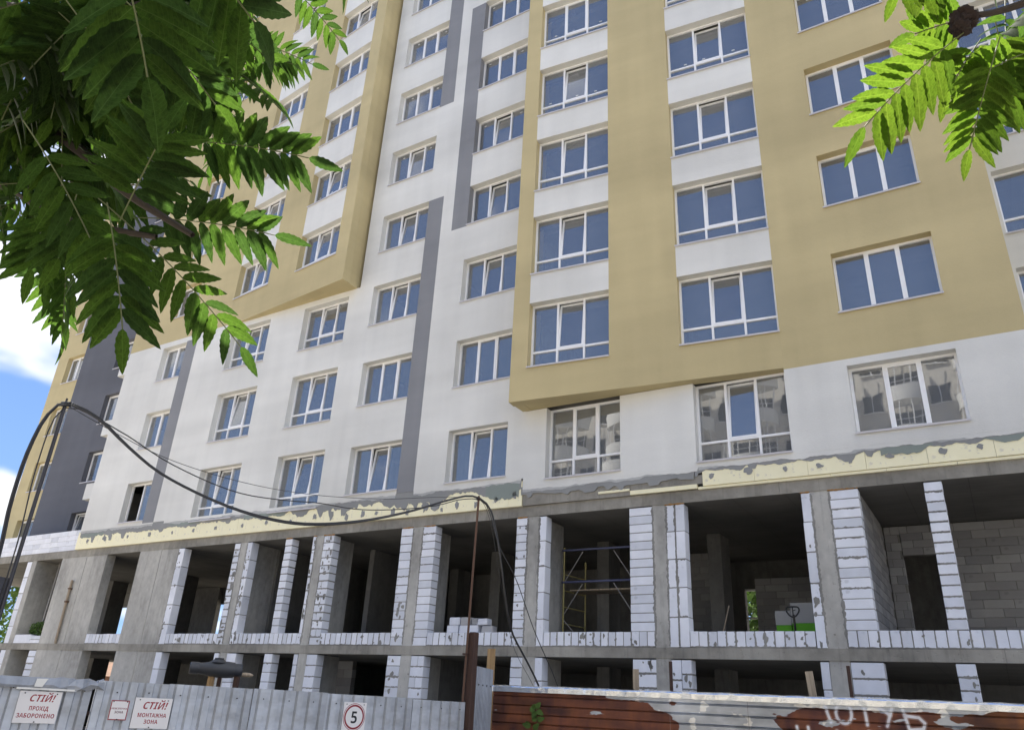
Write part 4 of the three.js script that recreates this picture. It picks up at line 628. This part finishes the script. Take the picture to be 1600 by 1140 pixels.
{ // grey plastic fitting strapped on wooden stakes behind the left fence
  const o = thing('plastic_fitting', [-9.32, EYE + 0.3, 9.78], 'dark grey plastic drum with spout strapped on stakes behind the fence', 'plastic drum', null, 0.9);
  const prof = [[0, -0.29], [0.088, -0.29], [0.10, -0.278], [0.10, -0.20], [0.09, -0.185], [0.097, -0.14], [0.125, -0.06], [0.138, 0.03], [0.138, 0.12], [0.128, 0.20], [0.112, 0.205], [0.112, 0.28], [0.09, 0.295], [0, 0.30]].map(([r, x]) => new THREE.Vector2(r, x));
  const body = new THREE.LatheGeometry(prof, 28); body.rotateZ(-Math.PI / 2); body.scale(1.18, 0.78, 1); part(o, 'drum_body', plain(body), M.plastic);
  part(o, 'collar', [plain(new THREE.CylinderGeometry(0.07, 0.12, 0.04, 20).translate(0.02, 0.105, 0)), plain(new THREE.CylinderGeometry(0.062, 0.062, 0.022, 20).translate(0.02, 0.134, 0))], M.plastic);
  part(o, 'strap', plain(new THREE.TorusGeometry(0.108, 0.008, 8, 28).rotateY(Math.PI / 2).scale(1, 0.83, 1.06).translate(0.2, 0, 0)), M.strap);
  part(o, 'crumpled_end', plain(new THREE.IcosahedronGeometry(0.055, 1).scale(2.0, 0.55, 0.9).translate(0.4, -0.05, 0)), M.greyWood);
  for (const [x, w] of [[-0.04, 0.05], [0.07, 0.02], [0.3, 0.04]]) { const s = thing('wooden_stake', [-9.32 + x * 0.8, 0, 9.78 - x * 0.6], x < 0 ? 'pale stake under the left part of the plastic drum' : x < 0.1 ? 'thin dark stake under the middle of the plastic drum' : 'dark stake under the right end of the plastic drum', 'stake', 'stakes under the plastic drum'); part(s, 'stake', box(-w, w, 0, EYE + 0.22, -0.02, 0.02), x < 0 ? M.wood : M.rustSteel); }
}
for (const [x, z, yA, yB, w, lean, m, lab, name] of [
  [-7.9, 5.0, -1.65, 0.97, 0.075, 0.0, M.wood, 'fresh brown board standing upright behind the corrugated panel', 'board'],
  [-2.42, 5.0, 0.3, 0.70, 0.05, -0.075, M.greyWood, 'grey weathered board end leaning out above the rusty fence', 'board'],
  [-1.88, 5.05, -1.65, 0.78, 0.022, -0.01, M.rustSteel, 'dark rusty bar beside the wide block pier above the graffiti', 'bar'],
  [-4.5, 5.05, -1.65, 0.80, 0.022, -0.005, M.rustSteel, 'dark rusty bar beside the narrow concrete column', 'bar'],
  [-5.12, 5.0, -1.65, 0.68, 0.045, 0.0, M.greyWood, 'short grey board in front of the cracked block pier', 'board']]) {
  const o = thing(name === 'bar' ? 'steel_bar' : 'loose_board', [x, yA + EYE, z], lab, name); const s = part(o, name, box(-w, w, yA < 0 ? 0 : -0.5, yB - yA, -0.018, 0.018), m); s.rotation.z = -lean;
}
{ // vine on the rusty fence
  const v = thing('vine', [-6.62, EYE - 0.5, 5.36], 'green creeper growing up the left part of the rusty fence', 'vine'); part(v, 'stem', tube([[0, -1.1, 0.02], [0.02, -0.5, 0.03], [-0.05, 0.1, 0.02], [-0.1, 0.55, 0.02]], 0.006, 20, 5), M.rachis);
  const r = rng(8); for (let i = 0; i < 26; i++) { const g = leafShape(0.11 + 0.07 * r(), 0.085, r); const y = -0.3 + 0.9 * (i / 26), o = part(v, 'leaf', g, leafFar); o.position.set(-0.03 - 0.1 * (y > 0.2) + (r() - 0.5) * 0.16, y, 0.03 + 0.03 * r()); o.rotation.set(0.5 - r(), 0.6 * (r() - 0.5), r() * 6.283); }
}

// ------------------------------------------------------------------ sumac trees
function leafShape(L, W, r, n = 9, serr = 0.16) {        // lance-shaped toothed leaflet, base at the origin, growing along +y, folded on its midrib
  const pos = [], uv = [], idx = [], curl = 0.1 + 0.2 * r(), side = (r() - 0.5) * 0.16, fold = 0.18 + 0.2 * r();
  for (let i = 0; i <= n; i++) {
    const t = i / n, w = W / 2 * Math.pow(Math.sin(Math.PI * Math.pow(t, 0.72)), 0.8) * (i === n ? 0 : 1), k = i % 2 ? 1 + serr : 1 - serr * 0.4, cx = side * L * t * t, y = L * t, z = -curl * L * t * t;
    pos.push(cx - w * k, y - w * 0.1, z + w * fold, cx, y, z, cx + w * k, y - w * 0.1, z + w * fold); uv.push(0.5 - 0.48 * (w / (W / 2 + 1e-6)), t, 0.5, t, 0.5 + 0.48 * (w / (W / 2 + 1e-6)), t);
    if (i) { const q = (i - 1) * 3; idx.push(q, q + 1, q + 4, q, q + 4, q + 3, q + 1, q + 2, q + 5, q + 1, q + 5, q + 4); }
  }
  const g = new THREE.BufferGeometry(); g.setAttribute('position', new THREE.BufferAttribute(new Float32Array(pos), 3)); g.setAttribute('uv', new THREE.BufferAttribute(new Float32Array(uv), 2)); g.setIndex(idx); g.computeVertexNormals(); return plain(g.toNonIndexed());
}
const lr = rng(303), leafGeos = Array.from({ length: 8 }, () => leafShape(1, 0.25 + 0.07 * lr(), lr, 14, 0.10));
// one compound leaf: stalk from a to b, leaflets in pairs; facing is the direction its flat side is turned to
function frond(parent, a, b, facing, { pairs = 9, leaf = 0.115, sag = 0.05, r = lr, merged = null, width = 1, flop = 0.5, mats = leafM } = {}) {
  const A0 = new THREE.Vector3(...a), Bv = A0.clone().lerp(new THREE.Vector3(...b), 0.9), A = A0.clone().lerp(Bv, -0.28), L = A.distanceTo(Bv) / 1.28, mid = A.clone().add(Bv).multiplyScalar(0.5).add(new THREE.Vector3(0, sag * L * 2, 0)), curve = new THREE.QuadraticBezierCurve3(A, mid, Bv);
  const stalk = plain(new THREE.TubeGeometry(curve, 12, 0.0016, 5)), up = facing.clone().normalize(); let host = null;
  if (merged) merged.stalk.push(stalk); else host = part(parent, 'frond', stalk, M.rachis);
  const Y = new THREE.Vector3(), Z = new THREE.Vector3(), X = new THREE.Vector3(), m = new THREE.Matrix4();
  const put = (t, dir, len) => {
    const p = curve.getPoint(t); Y.copy(dir).normalize(); Z.copy(up).addScaledVector(new THREE.Vector3(r() - 0.5, r() - 0.5, r() - 0.5), flop).normalize(); X.crossVectors(Y, Z).normalize(); Z.crossVectors(X, Y).normalize();
    m.makeBasis(X.clone().multiplyScalar(len * width), Y.clone().multiplyScalar(len), Z.clone().multiplyScalar(len)); m.setPosition(p);
    const g = leafGeos[Math.floor(r() * 8)], mat = Math.floor(r() * 3);
    if (merged) merged.leaf[mat].push(g.clone().applyMatrix4(m)); else { const o = new THREE.Mesh(g, mats[mat]); o.name = numbered('leaflet'); o.applyMatrix4(m); o.castShadow = o.receiveShadow = true; host.add(o); }
  };
  for (let i = 0; i < pairs; i++) {
    const t = 0.29 + 0.67 * i / pairs, tan = curve.getTangent(t), sideV = new THREE.Vector3().crossVectors(tan, up).normalize(), k = Math.sin(Math.PI * (0.22 + 0.62 * (i / pairs))) , ang = mix(1.25, 0.75, i / pairs);
    for (const s of [-1, 1]) put(t + (r() - 0.5) * 0.02, tan.clone().multiplyScalar(Math.cos(ang + 0.25 * (r() - 0.5))).addScaledVector(sideV, s * Math.sin(ang)).addScaledVector(new THREE.Vector3(0, -1, 0), 0.22), leaf * (0.75 + 0.35 * k) * (0.92 + 0.16 * r()));
  }
  put(1, curve.getTangent(1).addScaledVector(new THREE.Vector3(r() - 0.5, r() - 0.7, r() - 0.5), 0.35), leaf * 0.95);
}
const eyeAt = camera.position.clone();
const facingFor = (a, b, r, k = 0.35) => { const c = new THREE.Vector3((a[0] + b[0]) / 2, (a[1] + b[1]) / 2, (a[2] + b[2]) / 2); return eyeAt.clone().sub(c).normalize().multiplyScalar(-1).add(new THREE.Vector3(0, 0.55, 0)).addScaledVector(new THREE.Vector3(r() - 0.5, r() - 0.5, r() - 0.5), k); };
function limb(pts, r0, r1) { const c = new THREE.CatmullRomCurve3(pts.map((p) => new THREE.Vector3(...p))), n = 26, rad = 7, g = new THREE.TubeGeometry(c, n, 1, rad), p = g.attributes.position; for (let i = 0; i <= n; i++) { const q = c.getPoint(i / n), rr = mix(r0, r1, i / n); for (let j = 0; j <= rad; j++) { const k = i * (rad + 1) + j; p.setXYZ(k, q.x + (p.getX(k) - q.x) * rr, q.y + (p.getY(k) - q.y) * rr, q.z + (p.getZ(k) - q.z) * rr); } } g.computeVertexNormals(); return plain(g); }
{
  const base = [-3.3, 0, 17.3], t = thing('sumac_tree', base, 'large dark leafy sumac hanging in from the left over the street', 'tree'), L = (p) => [p[0] - base[0], p[1] - base[1], p[2] - base[2]];
  part(t, 'trunk', [limb([[0, 0, 0], [0.05, 0.9, -0.05], [0.15, 1.9, -0.15], [0.25, 2.7, -0.3], [0.3, 4.4, -0.4]], 0.11, 0.05)], M.bark);
  for (const b of [[[0.2, 2.6, -0.25], [0.93, 3.43, -0.41], [1.33, 3.27, -0.48], [1.66, 3.16, -0.57], [2.1, 3.1, -0.65]], [[0.15, 2.2, -0.2], [0.84, 3.2, -0.5], [1.22, 3.09, -0.58], [1.5, 2.9, -0.7], [1.68, 2.74, -0.76], [1.85, 2.62, -0.85]], [[0.12, 1.9, -0.15], [0.82, 2.95, -0.59], [1.14, 2.91, -0.68], [1.33, 2.79, -0.73], [1.52, 2.69, -0.74], [1.7, 2.66, -0.85]], [[0.3, 4.0, -0.4], [0.9, 4.6, -0.7], [1.6, 4.5, -1.2]], [[0.3, 3.6, -0.4], [0.5, 4.5, 0.1], [1.4, 4.8, -0.3]]]) part(t, 'branch', limb(b, 0.028, 0.007), M.bark);
  const hand = [
    [-1.63, 2.99, 16.41, -1.37, 3.0, 16.19, 0.118, 9], [-1.72, 2.77, 16.41, -1.47, 2.79, 16.17, 0.11, 9], [-1.41, 2.5, 16.65, -1.41, 2.29, 16.56, 0.108, 7], [-1.65, 2.67, 16.5, -1.51, 2.43, 16.17, 0.1, 9], [-1.39, 2.57, 16.64, -1.25, 2.69, 16.68, 0.11, 7],
    [-0.88, 2.54, 16.98, -0.9, 2.43, 16.9, 0.12, 5], [-0.86, 2.66, 16.9, -0.80, 2.57, 16.82, 0.11, 4], [-1.85, 4.07, 16.06, -1.74, 3.91, 15.88, 0.085, 7], [-1.85, 3.65, 16.34, -1.71, 3.54, 16.13, 0.1, 7], [-1.62, 3.21, 16.49, -1.51, 3.16, 16.4, 0.11, 6],
    [-1.83, 2.69, 16.61, -1.84, 2.54, 16.59, 0.095, 6], [-1.7, 2.69, 16.61, -1.73, 2.54, 16.59, 0.095, 6], [-1.96, 2.84, 16.6, -1.7, 2.91, 16.34, 0.11, 8], [-1.3, 2.91, 16.76, -1.24, 2.79, 16.58, 0.11, 8], [-1.45, 2.94, 16.83, -1.42, 2.78, 16.64, 0.11, 8], [-1.52, 2.65, 16.78, -1.49, 2.46, 16.6, 0.1, 6]];
  const r = rng(515);
  for (const [a0, a1, a2, b0, b1, b2, leaf, pairs] of hand) { const a = [a0, a1, a2], b = [b0, b1, b2]; frond(t, L(a), L(b), facingFor(a, b, r, 0.25), { pairs, leaf, r, flop: 0.3 }); }
  const merged = { stalk: [], leaf: [[], [], []] };
  const blob = (n, c, rad, len = 0.4, leaf = 0.11) => { for (let i = 0; i < n; i++) { const q = Math.cbrt(r()), az = r() * 6.283, cz = 2 * r() - 1, s = Math.sqrt(1 - cz * cz), p = [c[0] + rad[0] * q * s * Math.cos(az), c[1] + rad[1] * q * cz, c[2] + rad[2] * q * s * Math.sin(az)], d = new THREE.Vector3(r() - 0.35, -0.25 - 0.5 * r(), r() - 0.5).normalize().multiplyScalar(len * (0.7 + 0.6 * r())), b = [p[0] + d.x, p[1] + d.y, p[2] + d.z]; const up = new THREE.Vector3(0, 1, 0).addScaledVector(new THREE.Vector3(r() - 0.5, r() - 0.5, r() - 0.5), 1.2); frond(null, L(p), L(b), up, { pairs: 8, leaf: leaf * (0.85 + 0.3 * r()), r, merged }); } };
  blob(14, [-2.3, 3.3, 16.45], [0.38, 0.4, 0.36], 0.34, 0.09); blob(15, [-1.98, 3.05, 16.62], [0.26, 0.22, 0.16], 0.3, 0.095); blob(20, [-1.6, 3.12, 16.72], [0.24, 0.2, 0.14], 0.3, 0.1);
  blob(70, [-2.35, 3.98, 16.2], [0.36, 0.28, 0.4], 0.3, 0.095); blob(48, [-2.95, 4.35, 16.1], [0.6, 0.45, 0.6], 0.38, 0.11); blob(26, [-2.15, 3.72, 16.6], [0.4, 0.22, 0.3], 0.3, 0.1); blob(46, [-1.72, 3.66, 16.6], [0.3, 0.18, 0.2], 0.28, 0.1); blob(60, [-1.4, 3.66, 16.66], [0.24, 0.16, 0.2], 0.26, 0.1); blob(12, [-2.25, 2.95, 16.45], [0.18, 0.13, 0.14], 0.28, 0.095);
  merged.leaf.forEach((g, i) => part(t, 'foliage', g, leafM[i], { stuff: true })); part(t, 'leaf_stalks', merged.stalk, M.rachis, { stuff: true });
}
{
  const base = [1.9, 0, 15.2], t = thing('sumac_tree', base, 'bright green sumac reaching in at the upper right with a dark seed head', 'tree'), L = (p) => [p[0] - base[0], p[1] - base[1], p[2] - base[2]], r = rng(616);
  part(t, 'trunk', limb([[0, 0, 0], [-0.1, 1.2, 0.05], [-0.3, 2.4, 0.1], [-0.5, 3.6, 0.15], [-0.5, 4.6, 0.1]], 0.09, 0.035), M.bark);
  part(t, 'branch', limb([L([1.5, 2.9, 15.3]), L([0.7, 3.5, 15.45]), L([0.42, 3.25, 15.62]), L([0.26, 3.2, 15.66]), L([0.19, 3.19, 15.69])], 0.014, 0.007), M.bark);
  part(t, 'branch', limb([L([1.45, 3.5, 15.3]), L([0.8, 3.8, 15.5]), L([0.45, 3.65, 15.7]), L([0.15, 3.4, 15.8])], 0.018, 0.006), M.bark);
  { const g = new THREE.IcosahedronGeometry(0.032, 5), p = g.attributes.position; for (let i = 0; i < p.count; i++) { const v = new THREE.Vector3().fromBufferAttribute(p, i), k = 1 + 0.75 * (noise3(v.x * 150 + 9, v.y * 150, v.z * 150) - 0.5) + 0.4 * (noise3(v.x * 45, v.y * 45 + 4, v.z * 45) - 0.5); v.multiplyScalar(k); v.x *= 0.95; v.y *= 0.9; p.setXYZ(i, v.x, v.y, v.z); } g.computeVertexNormals(); g.translate(...L([0.178, 3.17, 15.7])); part(t, 'seed_head', plain(g), M.cone); }
  const hand = [[0.15, 3.12, 15.69, -0.09, 2.97, 15.66, 0.118, 8, 0.07], [0.22, 3.07, 15.65, 0.13, 2.88, 15.57, 0.09, 9, 0.03], [0.27, 3.3, 15.46, 0.27, 3.13, 15.4, 0.1, 7, 0.03], [0.29, 3.22, 15.46, 0.17, 3.16, 15.5, 0.1, 7, 0.03], [0.2, 3.2, 15.56, 0.12, 3.09, 15.56, 0.1, 6, 0.03], [0.19, 3.29, 15.58, 0.07, 3.25, 15.63, 0.1, 7, 0.03], [0.12, 3.29, 15.83, 0.05, 3.2, 15.82, 0.085, 5, 0.02], [0.16, 3.34, 15.74, 0.1, 3.24, 15.74, 0.085, 5, 0.02], [0.33, 3.34, 15.23, 0.26, 3.23, 15.23, 0.1, 7, 0.03]];
  for (const [a0, a1, a2, b0, b1, b2, leaf, pairs, sag] of hand) { const a = [a0, a1, a2], b = [b0, b1, b2]; frond(t, L(a), L(b), facingFor(a, b, r, 0.2), { pairs, leaf, r, sag, flop: 0.25, mats: leafBright }); }
  const merged = { stalk: [], leaf: [[], [], []] };
  for (let i = 0; i < 26; i++) { const p = [0.55 + 0.7 * (r() - 0.3), 3.55 + 0.9 * (r() - 0.25), 15.45 + 0.7 * (r() - 0.5)], d = new THREE.Vector3(r() - 0.5, -0.4 - 0.4 * r(), r() - 0.5).normalize().multiplyScalar(0.36), b = [p[0] + d.x, p[1] + d.y, p[2] + d.z]; frond(null, L(p), L(b), new THREE.Vector3(r() - 0.5, 1, r() - 0.5), { pairs: 8, leaf: 0.11, r, merged }); }
  merged.leaf.forEach((g, i) => part(t, 'foliage', g, leafM[i], { stuff: true })); part(t, 'leaf_stalks', merged.stalk, M.rachis, { stuff: true });
}

// ------------------------------------------------------------------ the older block across the street, mirrored in the lower right windows
{
  const o = thing('opposite_apartment_block', [-6, 0, 38], 'older pale apartment block with rounded white balconies, mirrored in the lower right windows', 'building');
  part(o, 'wall', box(-27, 21, 0, 26.8, 0, 10), M.beige); part(o, 'roof', box(-27.3, 21.3, 26.803, 27.2, -0.3, 10.3), M.concrete);
  for (let x = -23.1; x < 20; x += 5.3) for (let k = 0; k < 9; k++) {
    const y = 0.6 + k * 2.95, bb = [], g = new THREE.CylinderGeometry(1.7, 1.7, 1.0, 22, 1, true, Math.PI / 2, Math.PI); const h = new THREE.CylinderGeometry(1.72, 1.72, 0.14, 22, 1, false, Math.PI / 2, Math.PI);
    part(o, 'balcony', [plain(g.rotateY(0).translate(x, y + 0.6, -0.3)), plain(h.translate(x, y, -0.3))], M.balcony);
    part(o, 'window', [box(x - 1.3, x + 1.3, y + 0.9, y + 2.5, -0.05, -0.003)], M.black); part(o, 'frame', [box(x - 0.03, x + 0.03, y + 0.9, y + 2.5, -0.08, -0.051), box(x - 1.3, x + 1.3, y + 2.05, y + 2.1, -0.08, -0.051), box(x - 0.9, x - 0.85, y + 1.1, y + 2.5, -1.6, -1.55), box(x + 0.85, x + 0.9, y + 1.1, y + 2.5, -1.6, -1.55)], M.pvc);
    for (const a of [-1.2, -0.75, -0.25, 0.25, 0.75, 1.2]) bb.push(bar([x + 1.66 * Math.sin(a), y + 1.1, -0.3 - 1.66 * Math.cos(a)], [x + 1.66 * Math.sin(a), y + 2.85, -0.3 - 1.66 * Math.cos(a)], 0.035, 5)); part(o, 'glazing_bar', bb, M.pvc);
    part(o, 'window', box(x + 2.0, x + 3.3, y + 0.9, y + 2.4, -0.05, -0.003), M.black); part(o, 'frame', [box(x + 1.98, x + 3.32, y + 0.86, y + 0.92, -0.1, -0.051), box(x + 2.62, x + 2.68, y + 0.9, y + 2.4, -0.08, -0.051)], M.pvc);
  }
}

camera.updateMatrixWorld();
renderer.render(scene, camera);
